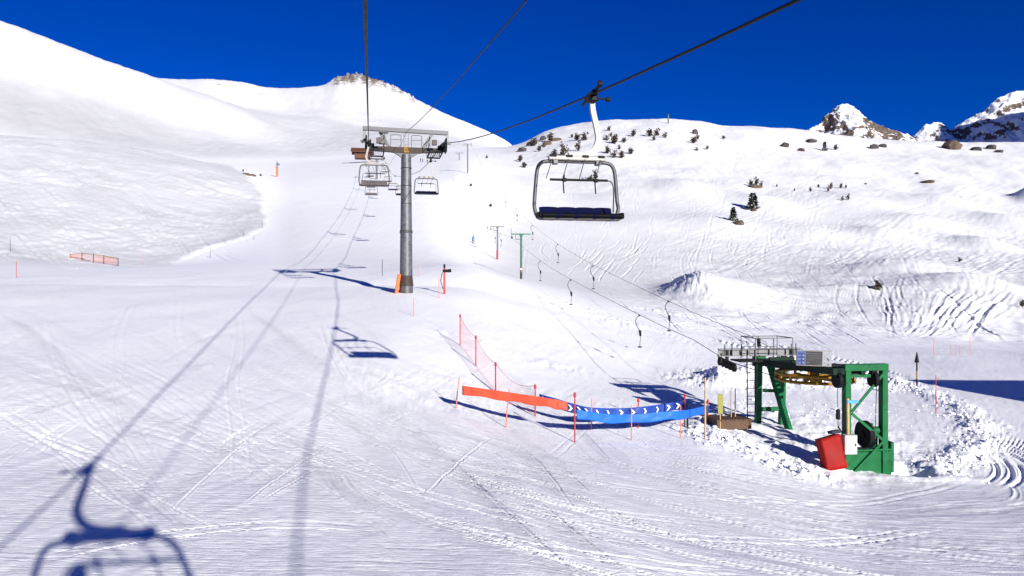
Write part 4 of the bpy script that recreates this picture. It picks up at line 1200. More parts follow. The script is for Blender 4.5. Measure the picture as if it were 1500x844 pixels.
def band_green(root, H, r):
    MB().tube([(0, 0, 1.15), (0, 0, 1.75)], [r * 1.35, r * 1.32], 12).build('warning_band', M['redpaint'], root)
    MB().box((0, -r * 1.4, 1.45), (.22, .02, .22)).build('warning_plate', M['whitecloth'], root)
    MB().tube([(0, 0, -.3), (0, 0, .95)], [r * 1.4, r * 1.36], 12).build('foot_sleeve', M['brown'], root)


def band_red(root, H, r):
    MB().tube([(0, 0, -.3), (0, 0, 1.85)], [r * 1.75, r * 1.65], 12).build('crash_pad', M['redpaint'], root)


zt1 = (CY - 343) / F * 110; zt2 = (CY - 332) / F * 150
tee_pylon(110, 1.35, zt1, 2.9, M['greenpole'], M['greenpole'], 'green T-shaped drag lift pylon with a red band near its foot', band_green)
tee_pylon(150, 1.30, zt2, 2.7, M['greypole'], M['greypole'], 'grey-green T-shaped drag lift pylon with a red padded foot', band_red)
tee_pylon(280, 1.35, (CY - 211) / F * 280, 3.0, M['greypole'], M['greypole'], 'distant grey T-shaped drag lift pylon high on the slope below the skyline', None, True, .2)
tee_pylon(370, 1.35, (CY - 224) / F * 370, 4.4, M['greypole'], M['greypole'], 'farthest small drag lift pylon left of the distant grey one', None, True, .2)

# hangers: spring box, curved drag rod, button plate
def make_hanger(L=1.0):
    root = thing('drag_lift_hanger', 'tmp', 'drag hanger', group='button hangers on the drag lift cables')
    MB().box((0, 0, .0), (.08, .16, .10), None, .02).build('clamp', M['dark'], root)
    c = MB().tube(curve_pts([(0, 0, 0), (-.16, 0, -.16), (-.20, 0, -.40), (-.10, 0, -.66), (.04, 0, -.86)], 24), .020, 6)
    c.build('bow', M['dark'], root)
    MB().tube([(.04, 0, -.84), (.07, 0, -1.16)], [.075, .06], 10).build('spring_box', M['dark'], root)
    MB().tube([(.07, 0, -1.16), (.03, 0, -1.75)], .016, 6).build('drag_rod', M['dark'], root)
    MB().cyl((.03, 0, -1.74), (.03, 0, -1.80), .12, 14).build('button_plate', M['rubber'], root)
    return root


hg = make_hanger()
hl = [('L', 42, 'drag hanger nearest the station, its dark button plate in front of the bank', 0),
      ('R', 45.5, 'nearest hanger on the right-hand drag cable, above the tracked snow', .2),
      ('L', 63, 'second hanger up the left-hand drag cable, below the green pylon', .1),
      ('R', 67, 'second hanger up the right-hand drag cable', .1),
      ('L', 81, 'third hanger up the left-hand drag cable, close right of the green pylon foot', .3),
      ('R', 86, 'third hanger up the right-hand drag cable, level with the green crossarm', .2),
      ('R', 108, 'fourth hanger up the right-hand drag cable, above the green crossarm', .1),
      ('R', 128, 'fifth hanger up the right-hand drag cable, left of the big chair frame', .2),
      ('R', 148, 'topmost small hanger on the right-hand drag cable, above the grey-green pylon', .3),
      ('L', 128, 'small hanger between the green pylon and the red-footed pylon, nearer the green one', .2),
      ('L', 140, 'small hanger between the two pylons, nearer the red-footed one', .1),
      ('L', 160, 'small hanger just left of the red-footed pylon pole', .1)]
for i, (sd_, d, lb, rz) in enumerate(hl):
    p = (left_cab if sd_ == 'L' else right_cab)(d) + Vector((0, 0, -.03))
    if i == 0: hg.location = p; hg['label'] = lb; hg.rotation_euler = (0, 0, rz)
    else: dup(hg, p, rz, lb, 1.0 if d < 60 else 1.15)
# ------------------------------------------------------------------ poles, banners, net
def pole(px, row_base, row_top, label, m, r=.022, group='thin fence poles', lean=0.0, name='fence_pole', d=None, knob=None):
    g = on_ground(px, row_base)
    if d is not None:
        x = (px - CX) / F * d; g = Vector((x, d, ground_z(x, d)))
    H = max((row_base - row_top) / F * g.y, .3)
    root = thing(name, label, 'pole', g, 0, group)
    MB().tube([(0, 0, -.3), (lean * H * .5, 0, H * .5), (lean * H, 0, H)], [r, r, r * .9], 8).build('shaft', m, root)
    if knob:
        MB().tube([(lean * H, 0, H - .12), (lean * H, 0, H + .02)], [r * 1.9, r * 1.5], 8).build('cap', knob, root)
    return root, g, H


fp = [(667, 598, 552, 'thin faded red pole at the left end of the orange banner', 'redpale', .018, .13),
      (740, 626, 570, 'faded red pole across the middle of the orange banner', 'redpale', .018, .11),
      (842, 648, 576, 'red pole at the left end of the bright blue banner, nearest the viewer', 'redpole', .024, .0),
      (925, 645, 594, 'thin dark red pole in front of the middle of the bright blue banner', 'redpale', .018, .0),
      (997, 642, 594, 'thin red pole in front of the right half of the bright blue banner', 'redpale', .016, .0),
      (1003, 625, 578, 'red pole at the right end of the dark blue arrow banner', 'redpole', .022, .0),
      (935, 627, 584, 'short red pole behind the right half of the arrow banner', 'redpole', .022, .0),
      (866, 630, 584, 'thin dark pole behind the left part of the arrow banner', 'redpale', .016, .02),
      (1037, 618, 586, 'short red pole at the right end of the bright blue banner', 'redpole', .024, .0)]
pole_pos = {}
for (px, rb, rt_, lb, m_, r, ln) in fp:
    o, g, H = pole(px, rb, rt_, lb, M[m_], r, 'red poles holding the banners', ln, knob=M['redpaint'] if m_ == 'redpole' else None)
    pole_pos[px] = (g, H)
o, g, H = pole(1007, 626, 590, 'black post beside the right end of the arrow banner', M['dark'], .035, 'posts by the banners')
o, g, H = pole(1033, 644, 553, 'tall pale bamboo pole at the right end of the blue banners', M['bamboo'], .034, 'bamboo poles by the lift entrance')
o, g, H = pole(1071, 620, 571, 'thin bamboo pole left of the pair behind the olive board', M['bamboo'], .022, 'bamboo poles by the lift entrance')
o, g, H = pole(1077, 620, 568, 'thin bamboo pole right of the pair behind the olive board', M['bamboo'], .022, 'bamboo poles by the lift entrance')


def banner(name, label, pts, height, material, sag=0.06, cat='banner', amp=.03, seed=1):
    """cloth strip hung between poles; pts = world points of its top edge"""
    root = thing(name, label, cat, pts[0], 0, 'banners fencing the lift queue')
    o0 = Vector(pts[0]); rr = random.Random(seed)
    tops = curve_pts([Vector(p) - o0 for p in pts], 60)
    n = len(tops); rows = []
    for j in range(7):
        t = j / 6; row = []
        for i, p in enumerate(tops):
            w = amp * (math.sin(i * .55 + seed) + .6 * math.sin(i * 1.27 + 2.1 * seed + t * 2)) * math.sin(PI * min(1, t + .1)) * (0.4 + t)
            row.append(p + Vector((0.2 * w, w, -height * t - .02 * math.sin(i * .4 + seed) * t)))
        rows.append(row)
    c = MB().sheet(rows).build('cloth', material, root)
    sl = c.modifiers.new('thickness', 'SOLIDIFY'); sl.thickness = .006
    return root, c, rows


def P3(px, row, d): return at(px, row, d)
d1, d2, d3 = [pole_pos[k][0].y for k in (667, 740, 842)]
ob, obc, obr = banner('orange_banner', 'translucent orange banner strip hung along three thin poles left of the blue banners', [P3(677, 565, d2 + .6), P3(740, 574, d2), P3(800, 583, (d2 + d3) / 2 - .1), P3(831, 589, d3 + .25)], .29, M['orangecloth'], seed=1, amp=.015)
d4, d5, d6, d7 = [pole_pos[k][0].y for k in (842, 925, 997, 1037)]
bb_, bbc, bbr = banner('blue_banner', 'plain bright blue banner hung low in front of the arrow banner', [P3(845, 600, d4 + .1), P3(885, 606, (d4 + d5) / 2), P3(925, 607, d5), P3(975, 603, (d5 + d6) / 2), P3(1003, 601, d6 + .2), P3(1038, 594, d7)], .29, M['bluecloth'], seed=2, amp=.03)
da, db = pole_pos[866][0].y, pole_pos[1003][0].y
ab, abc, abr = banner('arrow_banner', 'dark blue banner with a row of white chevron arrows behind the bright blue banner', [P3(790, 577, da + .9), P3(815, 584, da + .5), P3(842, 592, da + .2), P3(866, 597, da), P3(905, 598, (da + db) / 2), P3(940, 596, (da + db) / 2), P3(975, 591, db + .2), P3(1003, 586, db)], .32, M['navycloth'], seed=3, amp=.03)
nn = len(abr[0])
for k in range(14):                                            # white chevrons printed on the banner
    i = int((k + .5) / 14 * (nn - 3)) + 1
    a, b = abr[0][i], abr[-1][i]
    along = (abr[3][min(i + 1, nn - 1)] - abr[3][i - 1]).normalized(); dn = (b - a)
    c = abr[3][i] + Vector((0, -.06, 0))
    h = dn.length * .32; w = .085; t = .075
    dv = dn.normalized()
    def q(u, v): return c + along * u + dv * v
    v_ = [q(-w, -h), q(-w + t, -h), q(w, 0), q(-w + t, h), q(-w, h), q(w - t, 0)]
    front = MB().add
    ch = MB(); ch.add(v_ + [p + Vector((0, .002, 0)) for p in v_], [(0, 1, 2, 5), (5, 2, 3, 4), (6, 11, 8, 7), (11, 10, 9, 8)])
    ch.build('chevron', M['whitecloth'], ab)

# red safety net running up the bank
npole = [(674, 506, 461, 'red pole at the upper end of the red safety net'), (697, 536, 492, 'second red pole down the red safety net'), (726, 574, 531, 'third red pole down the red safety net'), (784, 610, 564, 'red pole at the lower end of the red safety net')]
npts = []
for px, rb, rt_, lb in npole:
    o, g, H = pole(px, rb, rt_, lb, M['redpole'], .026, 'red poles of the safety net', 0.0, knob=M['redpaint'])
    npts.append((g, H))
net = thing('safety_net', 'red mesh safety net sagging down the bank to the orange banner', 'net', npts[0][0])
o0 = npts[0][0]
tp = [g + Vector((0, 0, H * .97)) for g, H in npts]; bt = [g + Vector((0, 0, .06)) for g, H in npts]
topc = []; botc = []
for k in range(3):
    for i in range(14):
        t = i / 14; s_ = math.sin(PI * t)
        topc.append(tp[k].lerp(tp[k + 1], t) + Vector((0, 0, -.16 * s_ * (2.0 if k == 2 else 1.1))))
        g_ = bt[k].lerp(bt[k + 1], t); g_.z = ground_z(g_.x, g_.y) + .05; botc.append(g_)
topc.append(tp[-1]); botc.append(bt[-1])
cord = MB()
nl = 9
for j in range(nl + 1):
    t = j / nl
    cord.tube([topc[i].lerp(botc[i], t) - o0 for i in range(len(topc))], .009 if j in (0, nl) else .0025, 4)
for i in range(0, len(topc)):
    for h_ in (0, .5):
        if i + h_ > len(topc) - 1: continue
        a = topc[i].lerp(topc[min(i + 1, len(topc) - 1)], h_); b = botc[i].lerp(botc[min(i + 1, len(topc) - 1)], h_)
        cord.tube([a - o0, b - o0], .0016, 4)
cord.build('mesh', M['netred'], net)

# olive board on a stake, timber platform
o_ = on_ground(1055, 628)
ol = thing('olive_board', 'narrow olive green board on a bamboo stake beside the timber platform', 'signboard', o_, 0)
MB().tube([(0, 0, -.2), (0, 0, 1.25)], .022, 8).build('stake', M['bamboo'], ol)
MB().box((0, -.03, .92), (.19, .03, .72), None, .008).build('board', M['olive'], ol)
pf = on_ground(1066, 617)
pf.z -= .16
plat = thing('timber_platform', 'small brown timber platform at the drag lift entrance', 'platform', pf, st_rz)
pb = MB()
for k in range(8): pb.box((-.62 + .175 * k, 0, .30), (.165, 1.2, .05), None, .006)
pb.build('deck', M['wood'], plat)
MB().box((0, -.52, .12), (1.35, .08, .34), None, .01).box((0, .52, .12), (1.35, .08, .34), None, .01).box((-.62, 0, .1), (.08, .96, .32)).box((.62, 0, .1), (.08, .96, .32)).build('joists', M['wood'], plat)

# marker posts right of the station
mk = on_ground(1343, 566)
mp_ = thing('piste_marker', 'yellow and black striped marker post with a black pointed top right of the station', 'marker post', mk, 0)
H = (566 - 516) / F * mk.y
sg_ = MB(); sg_.tube([(0, 0, -.2), (0, 0, H * .55)], .035, 8); sg_.build('shaft', M['yellow'], mp_)
MB().tube([(0, 0, 0.0), (0, 0, H * .22)], .042, 8).build('black_band', M['dark'], mp_)
MB().tube([(0, 0, H * .45), (0, 0, H * .72)], .042, 8).build('black_band', M['dark'], mp_)
MB().tube([(0, 0, H * .70), (0, 0, H)], [.125, .02], 10).build('top_cone', M['dark'], mp_)
for px, rb, rt_, lb in [(1371, 606, 550, 'thin dark red pole in the building shadow right of the station'), (1421, 519, 494, 'thin pole below the tracked bank, left of the right pair'), (1368, 522, 496, 'thin pale pole left of the small orange fence')]:
    pole(px, rb, rt_, lb, M['redpale'] if rb < 600 else M['redpole'], .02, 'thin poles right of the station')
for px, lb in [(1393, 'left'), (1400, 'middle'), (1406, 'right')]:
    pole(px, 520, 505, lb + ' one of three short orange poles at the foot of the tracked bank', M['redpale'], .018, 'short orange poles')

# poles on the piste near the pylon
for px, rb, rt_, lb, m_ in [(606, 464, 436, 'thin red pole on the snow below the grey pylon', 'redpale'), (560, 404, 380, 'thin dark pole on the piste left of the grey pylon', 'dark'), (614, 405, 388, 'thin pole just right of the grey pylon pole', 'redpale'), (643, 437, 404, 'thin leaning pole left of the red marker right of the pylon', 'redpale'), (24, 407, 382, 'thin red pole at the far left edge of the piste', 'redpole'), (15, 368, 350, 'thin dark pole at the far left foot of the mogul hill', 'dark'), (210, 387, 368, 'thin orange pole right of the orange net fence', 'redpale'), (308, 378, 362, 'thin grey pole at the foot of the mogul hill, right part', 'dark'), (384, 334, 322, 'tiny pole at the right edge of the mogul hill', 'dark'), (357, 345, 338, 'tiny dark stub on the lip under the mogul hill', 'dark'), (372, 351, 345, 'second tiny dark stub on the lip under the mogul hill', 'dark')]:
    pole(px, rb, rt_, lb, M[m_], .018 + .00012 * (max(0, 470 - rb)) , 'thin marker poles on the piste')
# red marker with a lamp head
g = on_ground(651, 431); H = (431 - 388) / F * g.y
rm = thing('snow_gun_hydrant', 'red marker post with a dark lamp-like head right of the grey pylon', 'marker post', g, 0)
MB().tube([(0, 0, -.3), (0, 0, H)], [.075, .06], 8).build('shaft', M['redpole'], rm)
hd = MB(); hd.box((.12, 0, H - .45), (.5, .22, .22), None, .04); hd.cyl((.3, 0, H - .45), (.5, 0, H - .42), .13, 10); hd.box((0, 0, H - .1), (.14, .14, .3), None, .02)
hd.build('head', M['dark'], rm)
MB().tube([(-.1, 0, .4), (-.28, 0, 1.0), (-.16, 0, 1.6)], .03, 5).build('hose', M['dark'], rm)

# orange net fence below the mogul hill
fg = on_ground(102, 379)
ofn = thing('orange_net_fence', 'low orange net fence with wooden posts below the mogul hill on the left', 'fence', fg, 0)
ends = [(102, 379, 362), (120, 382, 371), (137, 385, 373), (152, 387, 375), (173, 390, 379)]
prev = None; tops = []; bots = []
for i, (px, rb, rt_) in enumerate(ends):
    g = on_ground(px, rb); H = (rb - rt_) / F * g.y * (1.0 if i else .8)
    l = g - fg
    MB().tube([l + Vector((0, 0, -.2)), l + Vector((0, 0, H * 1.1))], .06, 6).build('post', M['bamboo'] if i == 0 else M['wood'], ofn)
    tops.append(l + Vector((0, 0, H if i else H * .45))); bots.append(l + Vector((0, 0, .25)))
nt_ = MB()
for j in range(6):
    t = j / 5; nt_.tube([a.lerp(b, t) for a, b in zip(tops, bots)], .022, 4)
for i in range(4):
    for k in range(6):
        t = k / 6; nt_.tube([tops[i].lerp(tops[i + 1], t), bots[i].lerp(bots[i + 1], t)], .012, 4)
nt_.build('net', M['orange'], ofn)
MB().bar(tops[0], tops[1], .06, .10).bar(tops[1], tops[2], .06, .10).bar(tops[2], tops[3], .06, .10).bar(tops[3], tops[4], .06, .16).build('top_rail', M['bamboo'], ofn)

# orange sign post and brown rock on the crest
g = on_ground(406, 259); H = (259 - 237) / F * g.y
sp_ = thing('piste_sign', 'orange padded sign post with two small dark boards on the snowy crest', 'sign post', g, 0)
MB().tube([(0, 0, -.5), (0, 0, H * .6)], .42, 8).build('crash_pad', M['orange'], sp_)
MB().tube([(0, 0, H * .5), (0, 0, H)], .16, 6).build('shaft', M['dark'], sp_)
MB().box((.3, -.1, H * .82), (1.5, .12, .7), None, .02).build('board', M['greypole'], sp_)
MB().box((-.1, -.1, H * .62), (1.1, .12, .4), None, .02).build('board', M['greypole'], sp_)

# summit post on the right ridge
g = on_ground(979, 180.8); H = 13 / F * g.y
sm = thing('summit_post', 'small dark post standing on the skyline of the right ridge', 'post', g, 0)
MB().tube([(0, 0, -1.5), (0, 0, H)], [.55, .35], 8).build('shaft', M['greypole'], sm)
MB().box((0, 0, H + .3), (1.5, .8, .9), None, .1).build('head', M['dark'], sm)

# ------------------------------------------------------------------ hut on the left crest, station at the top, building off to the right
def gabled(name, label, loc, rz, L, W, Hh, roofH, m_wall, m_roof, over=.8, cat='building', group=None):
    root = thing(name, label, cat, loc, rz, group)
    MB().box((0, 0, Hh / 2 - 1), (L, W, Hh + 2)).build('wall', m_wall, root)
    r = MB()
    for sg in (-1, 1):
        a = [(-L / 2 - over, 0, Hh + roofH), (L / 2 + over, 0, Hh + roofH), (L / 2 + over, sg * (W / 2 + over), Hh - .25), (-L / 2 - over, sg * (W / 2 + over), Hh - .25)]
        r.prism(a, (0, 0, 0), (0, 0, .3))
    r.build('roof', m_roof, root)
    g = MB()
    for sx in (-1, 1):
        g.prism([(sx * L / 2 - .1 * sx, -W / 2, Hh), (sx * L / 2 - .1 * sx, W / 2, Hh), (sx * L / 2 - .1 * sx, 0, Hh + roofH - .1)], (0, 0, 0), (.05 * sx, 0, 0))
    g.build('gable', m_wall, root)
    n = max(int(L / 3), 2)
    for i in range(n):
        x = -L / 2 + L * (i + .5) / n
        w = MB().box((x, -W / 2 - .03, Hh * .55), (1.1, .08, 1.1), None, .02).build('window', M['wood'], root)
        MB().box((x, -W / 2 - .085, Hh * .55), (.9, .03, .9)).build('pane', M['glass'], w)
    dr = MB().box((-L / 2 - .03, 0, 1.0), (.08, 1.0, 2.0), None, .02).build('door', M['wood'], root)
    MB().box((-L / 2 - .10, .35, 1.0), (.06, .05, .14)).build('handle', M['dark'], dr)
    return root


hp = on_ground(538, 230)
hx = (531 - CX) / F * 425
gabled('mountain_hut', 'brown timber hut on the crest behind the left end of the pylon', (hx, 425, (CY - 238) / F * 425 + 4.0), math.radians(8), 8.5, 6.0, 1.3, 2.6, M['roofwood'], M['roofwood'], 2.0)
ue = left_rope(425)
bx = Vector((33.0, 24.0, 0))
bz = ground_z(36, 27)
gabled('service_building', 'plastered service building outside the frame, only its shadow on the snow at right is seen', (bx.x + 6.2, bx.y + 2.6, bz), 0.0, 12.0, 9.4, 3.6, 2.6, M['plaster'], M['roofwood'], .5)
# top terminal where both haul ropes end
ut = (left_rope(425) + right_rope(425)) / 2
tt = thing('top_station', 'tiny grey top terminal of the chairlift far up on the crest', 'lift station', (ut.x, 427, ground_z(ut.x, 427)), YAW)
hh = ut.z - ground_z(ut.x, 427)
MB().box((0, 2, hh), (6.2, 6, 1.4), None, .3).build('canopy', M['greypole'], tt)
for x in (-1.2, 1.2): MB().bar((x, 2, -1), (x, 2, hh - .6), .5, .6).build('column', M['greypole'], tt)
# ------------------------------------------------------------------ dwarf pines, rocks, far mountains
def make_shrub(seed, h=1.0, n=210, m=None, conical=.6, spread=.55):
    rr = random.Random(seed)
    root = thing('dwarf_pine', 'tmp', 'shrub')
    t = MB(); br = []
    for k in range(9):
        a = rr.uniform(0, 2 * PI); L = rr.uniform(.35, 1.0)
        tip = Vector((math.cos(a) * spread * rr.uniform(.3, 1) * (1.1 - L), math.sin(a) * spread * rr.uniform(.3, 1) * (1.1 - L), h * L))
        t.tube([(0, 0, -.15), tip * .5 + Vector((0, 0, .0)), tip], [.035, .022, .008], 5, False); br.append(tip)
    t.build('trunk', M['bark'], root)
    c = MB()
    for k in range(n):
        tip = rr.choice(br); u = rr.uniform(.25, 1.05)
        p = tip * u + Vector((rr.gauss(0, .09), rr.gauss(0, .09), rr.gauss(0, .06)))
        p.z = max(p.z, .02)
        d = Vector((rr.gauss(0, 1), rr.gauss(0, 1), rr.gauss(.7, .6))).normalized()
        s_ = Vector((rr.gauss(0, 1), rr.gauss(0, 1), rr.gauss(0, 1))).cross(d).normalized()
        L = rr.uniform(.10, .22) * h; w = L * rr.uniform(.25, .45)
        c.add([p - s_ * w * .5, p + d * L * .5 - s_ * w, p + d * L, p + d * L * .5 + s_ * w, p + s_ * w * .5], [(0, 1, 2, 3, 4)])
    c.build('crown', m or M['needle'], root)
    return root


def make_fir(seed, n=460, m=None):
    rr = random.Random(seed)
    root = thing('pine_tree', 'tmp', 'tree')
    MB().tube([(0, 0, -.1), (.02, 0, .5), (0, 0, 1.0)], [.05, .03, .006], 6).build('trunk', M['bark'], root)
    c = MB()
    for k in range(n):
        z = rr.uniform(.04, 1.0) ** 1.1; a = rr.uniform(0, 2 * PI)
        R = (.36 * (1 - z) + .04) * rr.uniform(.3, 1.05) * (.8 + .3 * math.sin(9 * z) * math.cos(a * 2 + seed))
        p = Vector((math.cos(a) * R, math.sin(a) * R, z - .15 * R))
        d = Vector((math.cos(a), math.sin(a), rr.uniform(-.3, .6))).normalized()
        s_ = d.cross(Vector((rr.gauss(0, .5), rr.gauss(0, .5), 1))).normalized()
        L = rr.uniform(.08, .17); w = L * .4
        c.add([p - s_ * w * .5, p + d * L * .5 - s_ * w, p + d * L, p + d * L * .5 + s_ * w, p + s_ * w * .5], [(0, 1, 2, 3, 4)])
    c.build('crown', m or M['needleg'], root)
    return root


def make_rock(seed, m, name='rock'):
    rr = random.Random(seed)
    bm = bmesh.new(); bmesh.ops.create_icosphere(bm, subdivisions=3, radius=1)
    off = [Vector((rr.gauss(0, 1), rr.gauss(0, 1), rr.gauss(0, 1))).normalized() for _ in range(14)]
    cut = [rr.uniform(.55, .9) for _ in range(14)]
    from mathutils import noise as mn
    for v in bm.verts:
        p = v.co.copy()
        for n_, c in zip(off, cut):
            dd = p.dot(n_)
            if dd > c: p -= n_ * (dd - c)
        p *= 1 + .12 * mn.noise(p * 2.3 + Vector((seed, 0, 0))) + .06 * mn.noise(p * 6 + Vector((seed, 0, 0)))
        v.co = p
    mb = MB(); bm.verts.index_update()
    mb.add([v.co for v in bm.verts], [[v.index for v in f.verts] for f in bm.faces], False); bm.free()
    return mb.build(name, m)


KIND = ['rusty brown', 'dark', 'dense', 'loose']
shr = [make_shrub(11), make_shrub(12, spread=.8), make_shrub(13, n=110, spread=.45), make_shrub(14, n=90, spread=1.0)]
firs = [make_fir(21), make_fir(22, m=M['needle'])]
used = set()


def put(proto, px, row, hpx, label, group, wid=1.35, rz=None, idx=None):
    g = on_ground(px, row); H = hpx / F * g.y
    if proto.name not in used:
        used.add(proto.name); o = proto; o.location = g; o['label'] = label
    else:
        o = dup(proto, g, None, label)
    o.rotation_euler = (0, 0, random.Random(px * 7 + row).uniform(0, 6.28) if rz is None else rz)
    o.scale = (H * wid, H * wid, H)
    o['group'] = group
    return o


G1 = 'dwarf pines scattered under the skyline of the right ridge'
sh_list = [(807, 208, 12, 'left of the brown crag, topmost'), (782, 214, 11, 'beside the leftmost dark rock on the skyline'), (790, 222, 10, 'just below the leftmost dark rock'), (797, 216, 8, 'between the dark rocks on the skyline'), (762, 237, 9, 'isolated at the left, below the notch'), (768, 246, 8, 'lowest at the far left of the ridge face'), (713, 232, 5, 'alone on the saddle left of the notch'),
           (824, 229, 20, 'tall rust-coloured one above the big chair frame, left'), (813, 231, 11, 'grey-brown one at the left of the tall rust-coloured one'), (845, 206, 10, 'uppermost, left of the hanger arm'), (856, 206, 13, 'upper, close left of the hanger arm'), (848, 221, 15, 'large brown one left of the hanger arm'), (838, 202, 5, 'tiny one above the others left of the arm'), (876, 236, 6, 'tiny one just over the top beam of the big chair'),
           (892, 192, 8, 'small one close right of the hanger arm, highest'), (889, 206, 9, 'second highest close right of the arm'), (901, 211, 13, 'broad brown one right of the hanger arm'), (914, 209, 7, 'small dark one right of the broad brown one'), (890, 225, 12, 'lower one right of the hanger arm'), (901, 231, 11, 'lowest brown one right of the arm'), (911, 232, 10, 'low one, right of the lowest brown one'), (924, 226, 9, 'rightmost low one of the cluster beside the arm'), (907, 219, 7, 'small one in the middle of the cluster beside the arm'), (895, 200, 6, 'tiny one in the upper part of the cluster'), (928, 200, 9, 'small one high between the arm cluster and the grey scrub'),
           (952, 200, 11, 'grey scrub halfway to the summit post, left'), (962, 199, 11, 'grey scrub below the summit post'), (975, 202, 8, 'right end of the grey scrub below the summit post'), (958, 206, 6, 'lowest of the grey scrub'), (1016, 210, 9, 'beside the small snowy outcrop, left'), (1022, 204, 7, 'on top of the small snowy outcrop'), (1021, 221, 6, 'at the foot of the small snowy outcrop'), (1036, 219, 5, 'tiny one right of the small snowy outcrop'), (1060, 204, 5, 'tiny lone one on the bare slope under the skyline'),
           (872, 264, 17, 'dark one seen through the frame of the big chair'), (866, 264, 8, 'low one beside the dark one seen through the big chair'), (719, 303, 5, 'lone low one on the white slope left of the big chair'), (690, 273, 4, 'tiny one near the drag track high up')]
for i, (px, row, h, where) in enumerate(sh_list):
    p = shr[i % 4]
    k = ['bushy brown dwarf pine', 'spreading dwarf pine', 'narrow dwarf pine', 'ragged dwarf pine'][i % 4]
    put(p, px, row, h * 1.0, k + ', ' + where, G1, 1.45 if h < 15 else .95)
G2 = 'dark pines on the open slope right of the big chair'
put(firs[0], 1103, 307, 24, 'dark bushy pine alone on the open slope, largest there', G2, 1.15)
put(firs[0], 1074, 324, 20, 'dark pine next to a brown boulder on the open slope', G2, 1.0)
for i, (px, row, h, w, where) in enumerate([(1100, 273, 9, 1.1, 'left, beside the flat boulder'), (1108, 271, 12, 1.0, 'middle, behind the flat boulder'), (1116, 273, 8, 1.2, 'right, beside the flat boulder')]):
    put(shr[(i + 1) % 4], px, row, h, 'dark dwarf pine on the slope, ' + where, G2, w)
G3 = 'low scrub on the slope right of the dark pines'
for i, (px, row, h, where) in enumerate([(1187, 281, 6, 'farthest left'), (1199, 275, 5, 'second from the left'), (1213, 281, 8, 'middle, widest'), (1217, 277, 10, 'middle, tallest'), (1232, 276, 7, 'upper right'), (1239, 276, 5, 'upper far right'), (1234, 294, 7, 'lower left of the low pair'), (1243, 293, 9, 'lower right of the low pair'), (1164, 280, 4, 'tiny, nearest the pines'), (1138, 274, 4, 'tiny, halfway to the flat boulder')]):
    put(shr[i % 4], px, row, h, 'small dark scrub on the open slope, ' + where, G3, 1.0)
put(firs[1], 1208, 221, 13, 'brown pine on the rocky hump below the pointed peak', 'pines on the rocky hump', .9)
put(shr[1], 1224, 220, 8, 'small brown dwarf pine right of the pine on the rocky hump', 'pines on the rocky hump', 1)
# dark scrub in the tracked bank
put(shr[2], 1286, 424, 16, 'black-looking scrub poking out of the tracked bank right of the station', 'scrub in the tracked bank', 1.3)
put(shr[0], 1498, 450, 10, 'dark scrub at the right edge on the tracked bank', 'scrub in the tracked bank', 1.3)
put(shr[3], 1405, 384, 7, 'small grey scrub on top of the tracked bank', 'scrub in the tracked bank', 1.3)

RG = 'rocks showing through the snow'
rocks = [make_rock(1, M['rockm']), make_rock(2, M['rockg']), make_rock(3, M['rockm'])]
rused = set()


def put_rock(k, px, row, wpx, hpx, label, rz=0.0, deep=.8, tilt=0.0, sink=.5):
    g = on_ground(px, row); s_ = g.y / F
    o = rocks[k]
    if k in rused: o = o.copy(); COL.objects.link(o)
    rused.add(k)
    o.location = g + Vector((0, 0, hpx * s_ * (.5 - sink)))
    o.scale = (wpx * s_ / 2, wpx * s_ / 2 * deep, hpx * s_ / 2 * 1.35)
    o.rotation_euler = (0, tilt, rz); tag(o, label, 'rock', RG)
    return o


put_rock(2, 1396, 218, 32, 20, 'large round brown boulder on the right skyline below the shaded mountain')
for k, px, row, w, h, lb in [(1, 765, 222, 20, 9, 'dark rock at the left foot of the right ridge skyline'), (1, 775, 214, 12, 9, 'dark angular rock on the left skyline of the right ridge'), (0, 802, 212, 15, 8, 'brown crag among the dwarf pines, lower'), (0, 815, 206, 20, 8, 'brown crag among the dwarf pines, upper'), (1, 796, 205, 12, 8, 'grey rock above the lower brown crag'),
                              (1, 1018, 196, 12, 10, 'small grey snowy outcrop below the ridge crest'), (0, 1107, 274, 30, 6, 'flat dark boulder between three dwarf pines'), (0, 1080, 328, 22, 9, 'brown boulder at the foot of the dark pine'), (0, 1104, 309, 12, 6, 'small rock under the largest dark pine'),
                              (1, 1150, 215, 16, 9, 'grey rock at the left of the rocky hump'), (1, 1188, 208, 22, 6, 'flat grey rock on top of the rocky hump'), (0, 1174, 221, 16, 7, 'brown rock at the foot of the rocky hump'), (1, 1280, 217, 18, 8, 'dark rock below the pointed peak, left'), (1, 1292, 215, 16, 6, 'dark rock below the pointed peak, middle'), (1, 1430, 220, 22, 7, 'dark rock right of the round boulder'), (1, 1452, 218, 20, 9, 'dark jagged rock farther right of the round boulder'), (1, 1463, 223, 18, 5, 'flat dark rock at the right end of the skyline'), (0, 1357, 267, 24, 5, 'flat brown slab on the open slope at right'), (1, 1343, 255, 7, 4, 'small grey stone above the flat brown slab'), (1, 1268, 270, 5, 3, 'tiny stone on the open slope'),
                              (1, 1282, 423, 22, 7, 'dark rock under the scrub in the tracked bank'), (0, 361, 256, 14, 6, 'brown rock on the left crest beside the orange sign post, left'), (0, 370, 258, 12, 5, 'brown rock on the left crest, right'), (1, 382, 258, 4, 5, 'small dark stone right of the brown crest rocks'), (0, 356, 251, 5, 6, 'upright brown stone on the left crest')]:
    put_rock(k, px, row, w, h, lb, rz=(px * 1.7) % 6.28)


